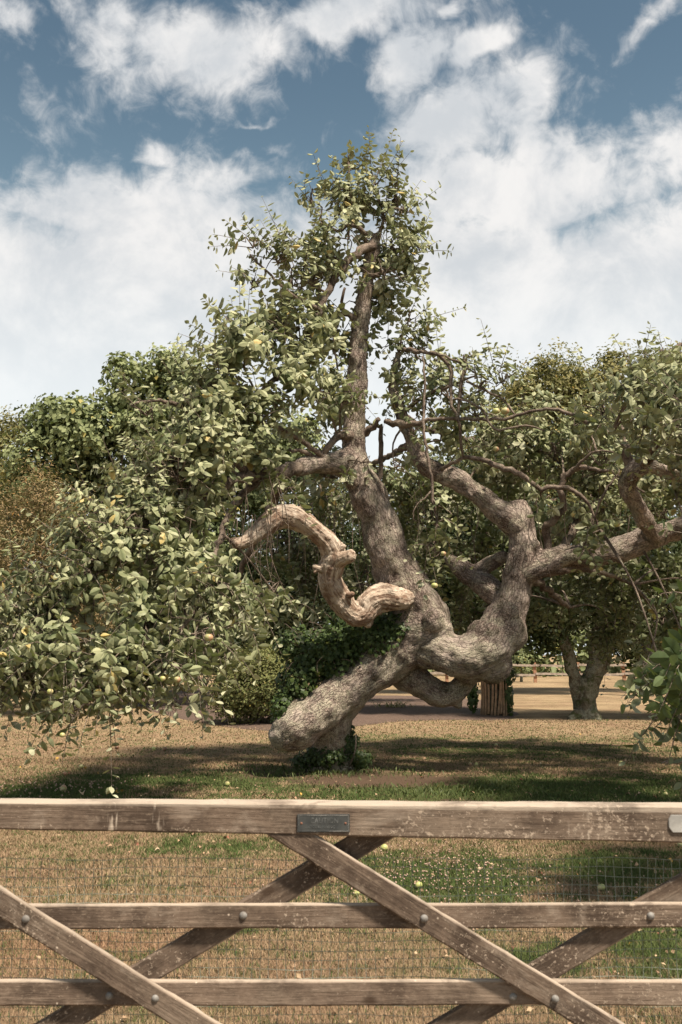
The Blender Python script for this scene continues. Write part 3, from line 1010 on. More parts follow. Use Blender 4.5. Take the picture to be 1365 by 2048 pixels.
    dl = [(812, 1196, 34, 13.5), (796, 1197, 40, 13.35), (765, 1195, 50, 13.25), (742, 1208, 50, 13.2), (724, 1230, 44, 13.15), (704, 1228, 42, 13.1), (684, 1204, 44, 13.05), (668, 1180, 43, 13.0), (660, 1155, 42, 12.95), (664, 1132, 46, 12.9), (668, 1108, 44, 12.85), (656, 1085, 40, 12.8), (635, 1065, 39, 12.75), (611, 1047, 40, 12.7), (585, 1035, 42, 12.65), (558, 1035, 42, 12.6), (535, 1050, 37, 12.5), (512, 1068, 32, 12.4), (490, 1083, 26, 12.3), (470, 1092, 17, 12.2)]
    pts, rad = T3(dl)
    rad = [q * 1.12 for q in rad]
    c, r = DB.add(pts, rad, 14, step=.06, lump=.10)
    ax2 = [(c, r)]
    LIMBS['dead'] = (c, r)
    for l in ([(668, 1128, 30, 12.85), (685, 1118, 26, 12.75), (701, 1112, 25, 12.68), (705, 1111, 24, 12.66)],
              [(660, 1146, 26, 12.9), (645, 1138, 14, 12.82), (630, 1134, 13, 12.8), (626, 1133, 8, 12.8)],
              [(645, 1136, 14, 12.85), (634, 1142, 9, 12.8), (628, 1146, 6, 12.78)],
              [(672, 1104, 20, 12.8), (684, 1094, 12, 12.75), (690, 1090, 7, 12.75)],
              [(676, 1098, 12, 12.8), (684, 1086, 7, 12.75)],
              [(690, 1196, 18, 13.0), (702, 1190, 12, 12.9), (707, 1188, 9, 12.9)],
              [(490, 1083, 20, 12.3), (476, 1084, 18, 12.25), (462, 1082, 13, 12.2)],
              [(735, 1235, 26, 13.15), (736, 1246, 20, 13.15), (734, 1254, 12, 13.15)]):
        pts, rad = T3(l)
        ax2.append(DB.add(pts, rad, 12, step=.04))
    me = remeshed(DB, 'dead_limb', 0.013, 1, ax2, (0.014, 0.009, 0.009, 0.015), (13, 1.1))
    o = put('dead_limb', me, MAT['dead'], tree)
    o['label'] = 'barkless bleached dead limb curling over to a broken end'

    # bark-covered secondary branches
    br = [
        [(750, 492, 20, 13.5), (730, 497, 21, 13.45), (690, 528, 20, 13.3), (670, 560, 18, 13.2), (648, 593, 17, 13.1), (634, 633, 19, 13.0), (618, 673, 18, 12.9), (597, 705, 17, 12.8), (560, 750, 14, 12.5), (500, 800, 11, 12.0), (440, 850, 8, 11.5)],
        [(712, 640, 14, 13.7), (690, 628, 13, 13.75), (665, 630, 11, 13.8), (650, 648, 10, 13.8), (643, 675, 10, 13.8), (638, 700, 9, 13.8), (610, 722, 7, 13.6)],
        [(674, 630, 9, 13.8), (672, 665, 8, 13.8), (670, 700, 6, 13.8), (676, 740, 4, 13.8)],
        [(690, 630, 9, 13.75), (684, 604, 8, 13.7), (690, 575, 6, 13.7)],
        [(706, 872, 24, 13.6), (690, 871, 22, 13.5), (669, 877, 19, 13.4), (656, 890, 18, 13.35), (648, 910, 17, 13.35), (646, 925, 20, 13.4)],
        [(655, 925, 20, 13.4), (630, 900, 14, 13.2), (600, 880, 12, 13.0), (560, 858, 10, 12.7), (500, 840, 7, 12.3)],
        [(640, 925, 16, 13.35), (610, 905, 11, 13.1), (580, 900, 8, 12.9)],
        [(722, 868, 24, 13.7), (740, 860, 18, 13.6), (752, 850, 15, 13.55), (760, 836, 12, 13.5)],
        [(770, 842, 12, 13.3), (785, 846, 17, 13.25), (810, 849, 18, 13.2), (838, 846, 12, 13.1), (870, 838, 9, 13.0), (950, 838, 9, 12.9), (1010, 838, 8, 12.8), (1060, 824, 8, 12.7), (1105, 818, 8, 12.6), (1150, 832, 9, 12.5), (1185, 850, 9, 12.4), (1225, 868, 8, 12.3)],
        [(880, 940, 9, 13.6), (903, 928, 9, 13.4), (922, 917, 9, 13.3), (952, 916, 12, 13.2), (985, 927, 13, 13.1), (1012, 939, 15, 13.05), (1040, 950, 14, 13.0), (1062, 964, 13, 13.0), (1082, 979, 12, 13.0), (1106, 973, 11, 12.95), (1137, 977, 12, 12.9), (1160, 990, 10, 12.9), (1185, 1020, 7, 12.9), (1200, 1060, 5, 12.9)],
        [(1094, 1112, 22, 13.6), (1096, 1085, 20, 13.6), (1090, 1055, 19, 13.55), (1112, 1033, 19, 13.5), (1131, 1012, 18, 13.45), (1122, 990, 16, 13.4), (1125, 963, 16, 13.35), (1137, 946, 16, 13.3), (1160, 936, 15, 13.2), (1190, 939, 11, 13.1), (1220, 943, 9, 13.05), (1248, 958, 8, 13.0), (1290, 985, 5, 12.9)],
        [(1150, 938, 9, 13.2), (1160, 925, 7, 13.1), (1184, 907, 6, 13.0), (1212, 901, 5, 12.95), (1235, 910, 4, 12.9)],
        [(1240, 940, 7, 12.7), (1222, 968, 6, 12.7), (1200, 1005, 6, 12.7), (1190, 1040, 4, 12.7)],
        [(860, 705, 8, 13.0), (880, 712, 9, 12.95), (893, 726, 9, 12.95), (903, 748, 10, 12.95), (901, 801, 9, 12.9), (912, 827, 8, 12.9), (920, 856, 7, 12.9)],
        [(798, 700, 12, 14.0), (830, 702, 10, 13.5), (850, 705, 8, 13.2), (880, 710, 7, 12.9), (907, 720, 6, 12.9), (933, 735, 5, 12.8), (960, 752, 3, 12.8)],
        [(930, 730, 9, 12.9), (922, 782, 10, 12.9), (918, 820, 8, 12.9), (920, 870, 7, 12.95), (926, 915, 6, 13.1)],
        [(800, 830, 12, 13.9), (850, 793, 10, 13.4), (888, 778, 8, 13.2), (922, 764, 6, 13.1), (950, 752, 4, 13.0)],
        [(933, 763, 6, 12.8), (971, 781, 6, 12.7), (1008, 802, 5, 12.7), (1030, 828, 4, 12.6)],
        [(907, 799, 6, 12.9), (937, 803, 6, 12.85), (967, 822, 6, 12.8), (982, 850, 5, 12.8), (1000, 860, 6, 12.8), (1054, 851, 5, 12.7), (1090, 862, 3, 12.7)],
        [(845, 712, 4, 12.9), (850, 765, 6, 12.8), (847, 840, 7, 12.7), (852, 895, 7, 12.65), (862, 950, 8, 12.6), (867, 1000, 8, 12.6), (874, 1050, 6, 12.6), (880, 1085, 4, 12.6)],
        [(862, 983, 5, 12.6), (850, 997, 4, 12.55), (836, 1006, 3, 12.5), (828, 1022, 3, 12.5), (827, 1042, 2, 12.5)],
        [(866, 998, 5, 12.6), (878, 1012, 3, 12.55), (890, 1018, 3, 12.55), (905, 1030, 2, 12.5)],
        [(1275, 940, 14, 12.4), (1258, 922, 26, 12.4), (1250, 895, 19, 12.4), (1248, 862, 14, 12.4), (1256, 830, 10, 12.6), (1275, 790, 8, 12.5)],
        [(1420, 700, 14, 12.4), (1365, 693, 13, 12.4), (1340, 708, 13, 12.4), (1328, 732, 13, 12.4), (1333, 762, 13, 12.4), (1350, 785, 14, 12.4), (1375, 805, 16, 12.4), (1420, 860, 18, 12.5), (1450, 950, 22, 12.7)],
        [(1326, 735, 9, 12.4), (1324, 715, 8, 12.4), (1322, 700, 8, 12.4)],
        [(1060, 1150, 20, 13.8), (1090, 1148, 16, 13.9), (1140, 1140, 16, 14.0), (1175, 1140, 15, 14.1), (1215, 1150, 12, 14.2), (1265, 1168, 8, 14.4)],
        [(1060, 1160, 22, 13.8), (1090, 1175, 18, 14.0), (1120, 1200, 14, 14.4), (1140, 1215, 8, 14.8)],
        [(595, 938, 38, 13.0), (540, 945, 32, 12.5), (470, 960, 26, 12.0), (390, 1000, 22, 11.4), (310, 1045, 18, 11.0), (220, 1110, 14, 10.6), (130, 1180, 10, 10.3), (50, 1240, 7, 10.0)],
        [(500, 952, 24, 12.2), (450, 890, 18, 12.0), (390, 830, 13, 11.7), (320, 800, 9, 11.4), (260, 810, 6, 11.2)],
        [(540, 945, 22, 12.6), (470, 1010, 17, 12.3), (425, 1120, 16, 11.7), (390, 1220, 15, 10.8), (320, 1310, 12, 10.3), (230, 1370, 9, 10.0), (150, 1420, 6, 9.8)],
        [(560, 948, 24, 12.8), (545, 1010, 20, 13.6), (500, 1100, 16, 14.2), (470, 1180, 10, 14.6)],
        [(745, 505, 14, 13.6), (760, 470, 10, 13.6), (765, 430, 7, 13.6), (755, 380, 5, 13.6)],
        [(742, 500, 14, 13.6), (715, 450, 10, 13.6), (700, 400, 8, 13.6), (698, 350, 5, 13.6), (696, 310, 3, 13.6)],
        [(735, 470, 10, 13.5), (712, 452, 12, 13.4), (690, 452, 11, 13.4), (675, 462, 8, 13.4), (640, 440, 5, 13.4)],
        [(735, 560, 14, 13.6), (780, 540, 10, 13.5), (830, 515, 6, 13.4)],
        [(640, 620, 12, 13.0), (600, 600, 9, 12.8), (550, 560, 7, 12.7), (500, 510, 4, 12.6)],
        [(800, 830, 18, 13.95), (860, 860, 16, 14.6), (950, 880, 14, 15.2), (1060, 900, 12, 15.6), (1160, 920, 9, 15.8)],
        [(1120, 1112, 24, 13.5), (1160, 1030, 18, 14.4), (1200, 980, 14, 15.2), (1260, 930, 10, 15.8)],
        [(820, 890, 20, 13.9), (800, 900, 16, 14.6), (760, 920, 13, 15.4), (700, 940, 9, 15.8), (620, 950, 7, 15.9)],
        [(762, 850, 9, 14.6), (762, 900, 12, 14.6), (760, 950, 12, 14.6), (756, 985, 10, 14.6)],
    ]
    nodes = []
    for l in br:
        t = Tubes()
        pts, rad = T3(l)
        # small crooks so no branch is a clean arc
        c, r = catmull(pts, rad, .09)
        r = r * .82
        jit = rng.normal(0, 1, (len(c), 3)) * (r[:, None] * .22 + .003)
        jit[0] = 0
        c2, r2 = t.add(c + jit, r, 8, lump=.10, raw=True)
        put('branch', t.mesh('branch'), MAT['branch'], tree)
        nodes.extend([list(p) for p in c2[1:]])
    for k in ('stem', 'arch', 'right_limb', 'curl', 'bough_root'):
        nodes.extend([list(p) for p in LIMBS[k][0][6:]])

    # (px, py, rx, ry, distance, half depth m, density, bias x, bias z, leaf scale, droop)
    B = [
        (697, 345, 8, 28, 13.6, .10, 6.0, 0, 1.6, .8, -.2), (750, 368, 9, 26, 13.6, .10, 6.0, .1, 1.6, .8, -.2), (792, 410, 10, 26, 13.6, .10, 6.0, .2, 1.4, .8, -.2), (652, 388, 14, 18, 13.5, .12, 5.0, -.4, 1.2, .8, -.1), (622, 400, 14, 14, 13.5, .12, 3.0, -1.0, .7, .8, .1), (715, 410, 50, 26, 13.6, .3, 1.3, 0, .9, .9, 0), (812, 420, 14, 20, 13.5, .15, 3.0, .4, 1.2, .8, 0),
        (700, 430, 50, 40, 13.5, .4, .6, 0, .5, .95, .2), (700, 480, 80, 55, 13.4, .4, .5, 0, .3, .95, .3), (770, 560, 50, 50, 13.3, .35, .5, 0, 0, .95, .4), (620, 560, 60, 50, 13.1, .4, .8, -.2, .3, .95, .3), (600, 680, 80, 60, 12.9, .4, 1.2, -.1, .3, 1.0, .4), (500, 680, 60, 40, 12.2, .4, 1.0, -.3, .5, 1.0, .2), (790, 500, 45, 65, 13.7, .4, .9, .2, .2, .95, .3), (720, 620, 70, 50, 14.2, .4, .8, 0, 0, .95, .4),
        (695, 430, 55, 48, 13.6, .5, .7, 0, .6, .9, .1), (775, 440, 45, 55, 13.6, .5, .8, .3, .6, .9, .1), (810, 510, 40, 50, 13.5, .5, 1.1, .5, .2, .9, .3), (848, 500, 20, 15, 13.4, .15, .9, 1.0, .2, .8, .2),
        (650, 500, 80, 45, 13.3, .5, 1.1, -.3, .4, .95, .2), (765, 550, 55, 50, 13.8, .45, .8, 0, 0, .95, .4), (560, 520, 50, 40, 12.7, .3, .8, -.9, .5, .9, .2), (510, 490, 25, 25, 12.6, .2, .8, -.9, .5, .85, .1),
        (500, 580, 28, 40, 12.6, .25, .8, -.8, .1, .9, .3), (590, 570, 50, 50, 12.9, .45, 1.0, -.4, .3, .95, .2), (640, 590, 50, 50, 13.9, .4, 1.0, 0, 0, .95, .3), (770, 610, 50, 45, 13.9, .4, 1.0, .2, 0, .95, .4), (820, 640, 32, 40, 14.0, .3, .9, .4, .5, .9, .2),
        (560, 650, 60, 45, 12.5, .4, 1.0, -.3, .5, 1.0, .2), (655, 700, 55, 60, 14.3, .5, 1.3, 0, -.1, 1.0, .5), (790, 690, 45, 45, 14.2, .4, 1.0, .2, .3, .95, .3), (860, 705, 36, 36, 14.0, .35, .9, .5, .5, .9, .2),
        (445, 705, 38, 35, 11.6, .3, .9, -.4, .9, 1.0, .1), (480, 720, 70, 55, 12.0, .5, 1.1, -.3, .5, 1.0, .2), (570, 750, 70, 60, 12.4, .5, 1.2, -.2, .3, 1.0, .3), (640, 790, 60, 60, 13.2, .4, 1.0, 0, 0, 1.0, .5), (660, 820, 50, 60, 14.6, .5, 1.5, 0, -.2, 1.0, .6),
        (425, 785, 42, 38, 11.4, .4, 1.0, -.6, .5, 1.0, .2), (295, 832, 30, 12, 11.0, .15, .9, -1.2, .3, .95, .1), (410, 870, 60, 50, 11.2, .5, 1.1, -.6, .1, 1.0, .3), (440, 830, 90, 70, 11.6, .6, 1.2, -.3, .3, 1.0, .3), (540, 850, 80, 70, 12.2, .5, 1.1, -.1, 0, 1.0, .6),
        (250, 975, 36, 26, 10.9, .2, .9, -.9, .4, .95, .2), (345, 912, 46, 38, 11.0, .4, 1.0, -.8, .3, .95, .2), (280, 1015, 55, 36, 10.8, .4, 1.0, -.7, .3, .95, .2), (290, 1090, 80, 50, 10.6, .5, 1.1, -.5, .1, .95, .4), (150, 1095, 42, 24, 10.5, .25, .8, -.9, .3, .9, .2), (355, 955, 66, 48, 10.9, .6, 1.1, -.6, .1, 1.0, .3), (410, 940, 90, 70, 11.3, .6, 1.2, -.3, 0, 1.0, .6), (500, 915, 65, 45, 12.3, .5, 1.1, 0, 0, 1.0, .5),
        (195, 1030, 26, 22, 10.7, .2, .7, -.6, .7, .95, .1), (280, 1055, 72, 48, 10.5, .6, 1.1, -.7, .1, 1.0, .3), (350, 1050, 90, 70, 10.8, .6, 1.2, -.4, -.1, 1.0, .6), (400, 1070, 50, 80, 11.4, .4, 1.2, -.3, -.5, 1.0, .9),
        (70, 1150, 50, 30, 10.4, .3, .6, -.9, .2, .95, .3), (200, 1135, 100, 60, 10.3, .6, 1.1, -.7, 0, 1.0, .4), (320, 1150, 90, 70, 10.4, .6, 1.2, -.4, -.2, 1.0, .6), (420, 1170, 65, 70, 10.9, .5, 1.2, -.1, -.5, 1.0, .9), (490, 1200, 40, 50, 11.8, .4, .8, .1, -.6, .95, .9),
        (60, 1225, 60, 45, 10.2, .5, .7, -.8, 0, .95, .4), (150, 1220, 100, 60, 10.1, .6, 1.1, -.6, -.1, 1.0, .5), (280, 1250, 100, 60, 10.2, .6, 1.2, -.4, -.3, 1.0, .7), (400, 1270, 60, 60, 10.5, .5, 1.2, -.1, -.6, 1.0, .9), (470, 1240, 40, 40, 11.4, .35, .9, .1, -.6, .95, .9),
        (20, 1290, 70, 60, 10.0, .5, 1.1, -.6, -.2, .95, .6), (120, 1310, 90, 50, 9.9, .6, 1.2, -.5, -.3, 1.0, .7), (230, 1330, 80, 45, 9.9, .5, 1.0, -.3, -.4, 1.0, .9), (330, 1345, 50, 45, 10.0, .4, 1.1, 0, -.7, 1.0, 1.0),
        (60, 1345, 90, 35, 10.2, .5, 1.6, -.5, -.2, .95, .7), (180, 1350, 80, 30, 10.3, .5, 1.5, -.3, -.3, .95, .8), (280, 1330, 70, 35, 10.4, .5, 1.4, -.2, -.5, .95, .9), (390, 1330, 45, 30, 10.6, .4, 1.2, 0, -.7, .95, .9), (50, 1365, 60, 35, 9.8, .4, 1.3, -.6, -.4, .95, .8), (150, 1385, 45, 25, 9.7, .3, .8, -.5, -.6, .95, .9), (140, 1430, 32, 24, 9.7, .2, .9, -.9, -.8, .95, .6), (215, 1395, 20, 22, 9.7, .2, .9, .1, -1.2, .95, .9), (-60, 1260, 70, 80, 10.3, .6, .5, -.6, 0, .95, .4),
        (455, 985, 34, 34, 11.7, .25, 1.6, -.1, -.3, 1.0, .8), (470, 940, 40, 26, 11.9, .25, 1.2, -.1, 0, 1.0, .6),
        # right of the stem: thin, sky shows through
        (805, 765, 36, 36, 14.1, .2, 1.2, .1, .2, .9, .3), (850, 830, 40, 30, 13.5, .3, 1.1, .1, .1, .9, .3), (900, 800, 40, 30, 13.4, .3, 1.0, .1, .2, .9, .3), (885, 750, 36, 36, 13.8, .35, 1.0, .3, .4, .9, .2), (850, 790, 60, 40, 13.8, .4, 1.0, .1, .1, .9, .3), (925, 735, 30, 22, 12.9, .2, .9, .5, .6, .85, .2), (960, 775, 45, 25, 12.8, .25, .8, .6, .5, .9, .2), (1010, 760, 30, 25, 12.7, .2, .8, .3, 1.0, .9, .1),
        (960, 840, 70, 35, 13.6, .5, 1.0, .3, .4, .9, .2), (1060, 830, 60, 35, 13.4, .5, .8, .4, .5, .9, .2), (900, 880, 60, 45, 14.0, .5, 1.3, .1, .1, .9, .4), (1000, 900, 80, 40, 14.4, .6, 1.3, .2, .3, .9, .3), (1100, 900, 80, 40, 14.2, .6, 1.2, .4, .4, .9, .2), (1180, 870, 60, 30, 13.4, .5, .9, .4, .5, .95, .2),
        (1160, 960, 60, 35, 14.4, .5, 1.2, .2, .1, .95, .4), (1060, 950, 60, 30, 15.0, .5, 1.3, 0, .2, .9, .3), (1140, 1060, 50, 30, 14.1, .4, 1.0, .1, .0, .95, .4), (1210, 1020, 50, 50, 14.0, .5, 1.3, .2, 0, .95, .5), (1200, 930, 45, 30, 13.2, .4, .9, .3, .2, .95, .4),
        (1210, 820, 50, 35, 12.3, .4, .9, 0, .5, 1.05, .2), (1270, 800, 50, 40, 11.0, .5, 1.1, -.3, .4, 1.0, .3), (1290, 845, 55, 38, 10.5, .5, 1.3, -.3, .2, 1.05, .3), (1345, 800, 40, 40, 10.5, .5, 1.2, -.1, .3, 1.05, .3), (1360, 850, 35, 35, 10.0, .5, 1.2, -.2, 0, 1.05, .5), 
        (1450, 830, 110, 70, 8.6, .8, 1.0, 0, 0, 1.0, .4), (1600, 820, 130, 80, 8.6, .9, 1.0, 0, 0, 1.0, .4), (1780, 820, 140, 80, 8.8, .9, 1.0, 0, 0, 1.0, .4), (1960, 820, 150, 90, 9.4, .9, .9, 0, 0, 1.0, .4),
        (1480, 880, 120, 80, 9.6, .8, .7, 0, 0, 1.0, .4), (1640, 850, 140, 90, 9.8, .8, .7, 0, 0, 1.0, .4), (1800, 830, 140, 90, 10.4, .8, .7, 0, 0, 1.0, .4), (1600, 780, 140, 70, 11.5, .8, .7, 0, 0, 1.0, .4),
        (1420, 850, 90, 80, 10.5, .7, 1.2, .2, .2, 1.05, .4), (1470, 960, 90, 80, 11.0, .7, 1.2, .3, 0, 1.05, .5), (1400, 760, 50, 30, 11.5, .5, 1.0, 0, .5, 1.0, .2),
        # leaves hanging before the dark interior
        (870, 1050, 28, 30, 12.6, .2, 1.5, 0, -.5, .9, .9), (868, 1110, 32, 30, 12.6, .2, 1.4, 0, -.7, .9, 1.0), (790, 940, 30, 18, 13.2, .2, 1.0, .1, 0, .9, .6), (725, 925, 24, 20, 13.2, .1, .9, 0, -.5, .8, 1.0), (830, 870, 30, 20, 13.3, .2, 1.0, 0, 0, .85, .5),
        (560, 1200, 50, 50, 12.8, .35, .7, 0, -.6, .95, .9), (570, 990, 50, 25, 12.9, .3, .7, 0, -.6, .95, .9), (1090, 1010, 25, 20, 13.2, .2, .8, 0, 0, .9, .5), (1180, 1060, 30, 40, 13.1, .2, .9, 0, -.5, .95, .8), (1165, 1100, 18, 12, 13.0, .1, .9, 0, -.3, .9, .6),
        (685, 800, 10, 20, 13.1, .08, 1.0, -.2, .8, .9, .1),
        (650, 955, 80, 26, 14.8, .8, 1.6, 0, .1, .95, .4), (760, 975, 80, 24, 15.6, .9, 1.8, 0, 0, .95, .4), (870, 965, 80, 26, 15.6, .9, 1.8, 0, 0, .95, .4), (980, 960, 80, 28, 15.6, .9, 1.8, 0, 0, .95, .4), (1090, 955, 80, 28, 15.6, .9, 1.8, 0, .1, .95, .4), (1200, 950, 80, 28, 15.6, .9, 1.8, 0, .1, .95, .4), (1310, 945, 80, 28, 15.4, .9, 1.8, 0, .1, .95, .4), (1420, 940, 80, 28, 15.2, .9, 1.6, 0, .1, .95, .4), (1540, 930, 90, 28, 15.0, .9, 1.4, 0, .1, .95, .4),
        (1000, 915, 80, 26, 14.2, .7, 1.5, .1, .3, .95, .3), (1110, 905, 80, 26, 14.2, .7, 1.5, .1, .3, .95, .3), (1220, 900, 80, 26, 14.0, .8, 1.5, .1, .2, .95, .3), (1330, 895, 80, 26, 13.6, .8, 1.5, .1, .2, .95, .3), (1440, 890, 90, 26, 13.2, .9, 1.4, .1, .2, .95, .3), (1560, 880, 90, 26, 13.0, .9, 1.2, .1, .2, .95, .3),
        (800, 1060, 60, 70, 17.2, .4, 1.8, 0, -.6, .95, 1.0), (960, 1090, 80, 70, 17.4, .4, 1.8, 0, -.6, .95, 1.0), (1010, 1180, 70, 80, 17.4, .4, 1.6, 0, -.7, .95, 1.0), (1180, 1120, 80, 70, 17.2, .5, 1.8, 0, -.6, .95, 1.0), (1290, 1220, 80, 70, 17.0, .5, 1.8, 0, -.7, .95, 1.0),
        # the far side of the crown: a curtain of leaves and the roof over it
        (560, 1080, 70, 70, 15.2, .5, 1.2, 0, -.7, .95, 1.0), (640, 1130, 60, 80, 15.6, .4, 1.4, 0, -.8, .95, 1.0), (560, 1220, 80, 70, 15.4, .5, 1.3, 0, -.7, .95, 1.0), (660, 1000, 60, 60, 15.8, .5, 1.4, 0, -.5, .95, .9), (740, 1180, 60, 80, 16.0, .4, 1.5, 0, -.8, .95, 1.0),
        (860, 1000, 80, 70, 16.2, .6, 1.5, 0, -.4, .95, .9), (980, 1000, 80, 60, 16.4, .6, 1.3, 0, -.3, .95, .9), (900, 1130, 90, 80, 16.6, .5, 1.7, 0, -.7, .95, 1.0), (930, 1230, 70, 60, 17.0, .4, 1.3, 0, -.8, .95, 1.0), (1110, 1080, 80, 60, 16.4, .6, 1.5, 0, -.4, .95, .9),
        (1110, 1200, 90, 60, 16.8, .5, 1.6, 0, -.7, .95, 1.0), (1240, 1150, 90, 70, 16.0, .6, 1.7, 0, -.5, .95, .9), (1340, 1150, 80, 80, 15.6, .6, 1.7, 0, -.5, .95, .9), (1240, 1260, 90, 60, 16.4, .5, 1.5, 0, -.7, .95, 1.0), (1340, 1270, 80, 70, 15.0, .5, 1.5, 0, -.7, .95, 1.0), (1440, 1180, 90, 120, 14.5, .7, 1.5, 0, -.5, .95, .9),
        (1250, 1080, 80, 30, 14.8, .5, 1.2, 0, 0, .95, .6), (1340, 1040, 80, 30, 14.6, .6, 1.2, 0, .1, .95, .5), (1290, 1340, 60, 30, 13.6, .35, 1.0, -.1, -.9, .95, 1.0), (1390, 1330, 60, 50, 12.8, .5, 1.2, 0, -.8, .95, 1.0), (1340, 1395, 26, 30, 12.0, .25, .9, -.1, -1.0, 1.0, 1.0),
        (1260, 980, 60, 30, 13.8, .4, 1.2, .1, .2, .95, .4), (1340, 960, 70, 40, 13.8, .5, 1.2, .1, .2, .95, .4),
    ]
    tw, shoots = grow_foliage(B, nodes, .15)
    # slender hanging twigs without leaves
    for k in range(80):
        x = rng.choice([rng.uniform(470, 760), rng.uniform(820, 1300)], p=[.62, .38])
        y = rng.uniform(940, 1060); D = rng.uniform(13.2, 15.5) if x > 560 else rng.uniform(11.6, 12.2)
        a = np.array(P(x, y, D)); L = rng.uniform(.4, 1.3)
        pts = [a, a + [rng.normal(0, .06), rng.normal(0, .06), -L * .5], a + [rng.normal(0, .15), rng.normal(0, .1), -L]]
        tw.add(pts, [.007, .005, .003], 3, step=.12, cap=False)
    tw2, Pn, An, Nn, Sn, rn = shoots_leaves(shoots, .178)
    tw.v += tw2.v; tw.g += tw2.g
    tw.f += [f + tw.n for f in tw2.f]; tw.n += tw2.n
    o = put('twigs', tw.mesh('twigs'), MAT['branch'], tree)
    o['kind'] = 'stuff'
    n = len(Sn)
    fold = rng.normal(.62, .30, n); arch = np.clip(rng.normal(.42, .18, n), 0, .95)
    print('main leaves', n)
    rn = np.where(Pn[:, 1] > 14.4, rn * .4, rn)  # rear leaves toned down: the crown's inner shade is put into their colour
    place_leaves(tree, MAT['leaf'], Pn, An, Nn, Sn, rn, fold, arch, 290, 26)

    # apples still hanging among the leaves
    for (px, py, w, D, m, lab) in [(418, 1275, 18, 10.0, 'apple', None), (355, 1359, 14, 9.7, 'apple', None), (101, 1383, 13, 9.4, 'apple_green', None), (993, 822, 15, 12.4, 'apple_green', None), (1011, 822, 17, 12.4, 'apple', None),
                               (869, 1171, 14, 12.3, 'apple_green', None), (887, 1107, 11, 12.3, 'apple', None), (1234, 1049, 13, 12.6, 'apple_green', None), (992, 898, 12, 13.0, 'apple', None), (326, 1357, 12, 9.9, 'apple_green', None), (125, 1470, 11, 9.3, 'apple_green', None)]:
        put('apple', apple_mesh(M(w, py, D) / 2), MAT[m], tree, P(px, py, D))
    return tree


def apple_mesh(r):
    th = np.linspace(0, math.pi, 9)
    ph = np.linspace(0, 2 * math.pi, 14, endpoint=False)
    v, f = [], []
    sq = random.uniform(.85, .97); lb = random.uniform(0, 6.28)
    for a in th:
        for b in ph:
            rr = math.sin(a) * (1 + .04 * math.cos(5 * b) * (a > 1.6)) * (1 + .04 * math.cos(b + lb))
            z = math.cos(a) * sq - .22 * math.exp(-(a / .35) ** 2) + .16 * math.exp(-((math.pi - a) / .35) ** 2)
            v.append([rr * math.cos(b) * r, rr * math.sin(b) * r, z * r])
    m = 14
    for i in range(8):
        for j in range(m):
            f.append([i * m + j, (i + 1) * m + j, (i + 1) * m + (j + 1) % m, i * m + (j + 1) % m])
    # stalk
    b0 = len(v)
    for k, (z, w) in enumerate([(.62, .04), (1.05, .03)]):
        for j in range(4):
            v.append([math.cos(j * 1.57) * w * r + .1 * k * r, math.sin(j * 1.57) * w * r, z * r])
    for j in range(4):
        f.append([b0 + j, b0 + (j + 1) % 4, b0 + 4 + (j + 1) % 4, b0 + 4 + j])
    me = np_mesh('apple', v, np.array(f), True)
    return me


# near apple tree standing just right of the view: its outer leaves hang in
def build_near_tree():
    base = (3.6, 6.6, 0)
    tree = empty('apple_tree', base, 'broad-leaved apple tree mostly out of view, large leaves hanging in beside the gate end', 'tree')
    TB = Tubes()
    TB.add([(3.6, 6.6, -.05), (3.55, 6.6, .5), (3.7, 6.7, 1.3), (3.6, 6.7, 2.1)], [.20, .15, .13, .11], 12, .1, .08)
    TB.add([(3.65, 6.7, 1.3), (3.3, 6.6, 1.6), (3.0, 6.5, 1.65), (2.75, 6.5, 1.5)], [.09, .06, .04, .02], 10, .1, .08)
    TB.add([(3.6, 6.7, 2.0), (3.9, 6.9, 2.8), (3.7, 7.1, 3.5)], [.10, .07, .03], 10, .1, .08)
    TB.add([(3.7, 6.7, 1.4), (4.2, 6.5, 2.1), (4.6, 6.4, 2.6)], [.08, .06, .03], 10, .1, .08)
    put('trunk', TB.mesh('trunk'), MAT['bark'], tree)
    nodes = [(3.7, 7.1, 3.5), (4.6, 6.4, 2.6), (2.75, 6.5, 1.5)]
    B = [(1410, 1330, 36, 55, 6.5, .25, 1.9, -.3, -.5, 1.0, .9), (1400, 1420, 30, 25, 6.6, .2, 1.4, 0, -.8, 1.0, .9), (1420, 1240, 50, 60, 6.5, .3, .9, -.1, -.5, .82, .9),
         (1600, 1000, 170, 130, 6.6, .9, .30, 0, 0, .8, .5), (1750, 860, 170, 120, 6.8, .9, .30, 0, .2, .8, .4), (1820, 1060, 150, 120, 6.6, .8, .30, .2, 0, .8, .5)]
    tw, shoots = grow_foliage(B, nodes, .13)
    tw2, Pn, An, Nn, Sn, rn = shoots_leaves(shoots, .178)
    tw.v += tw2.v; tw.g += tw2.g
    tw.f += [f + tw.n for f in tw2.f]; tw.n += tw2.n
    put('twigs', tw.mesh('twigs'), MAT['branch'], tree)['kind'] = 'stuff'
    n = len(Sn)
    print('near leaves', n)
    place_leaves(tree, MAT['leaf_near'], Pn, An, Nn, Sn, rn, rng.normal(.25, .2, n), np.clip(rng.normal(.3, .15, n), 0, .8), 60, 20)


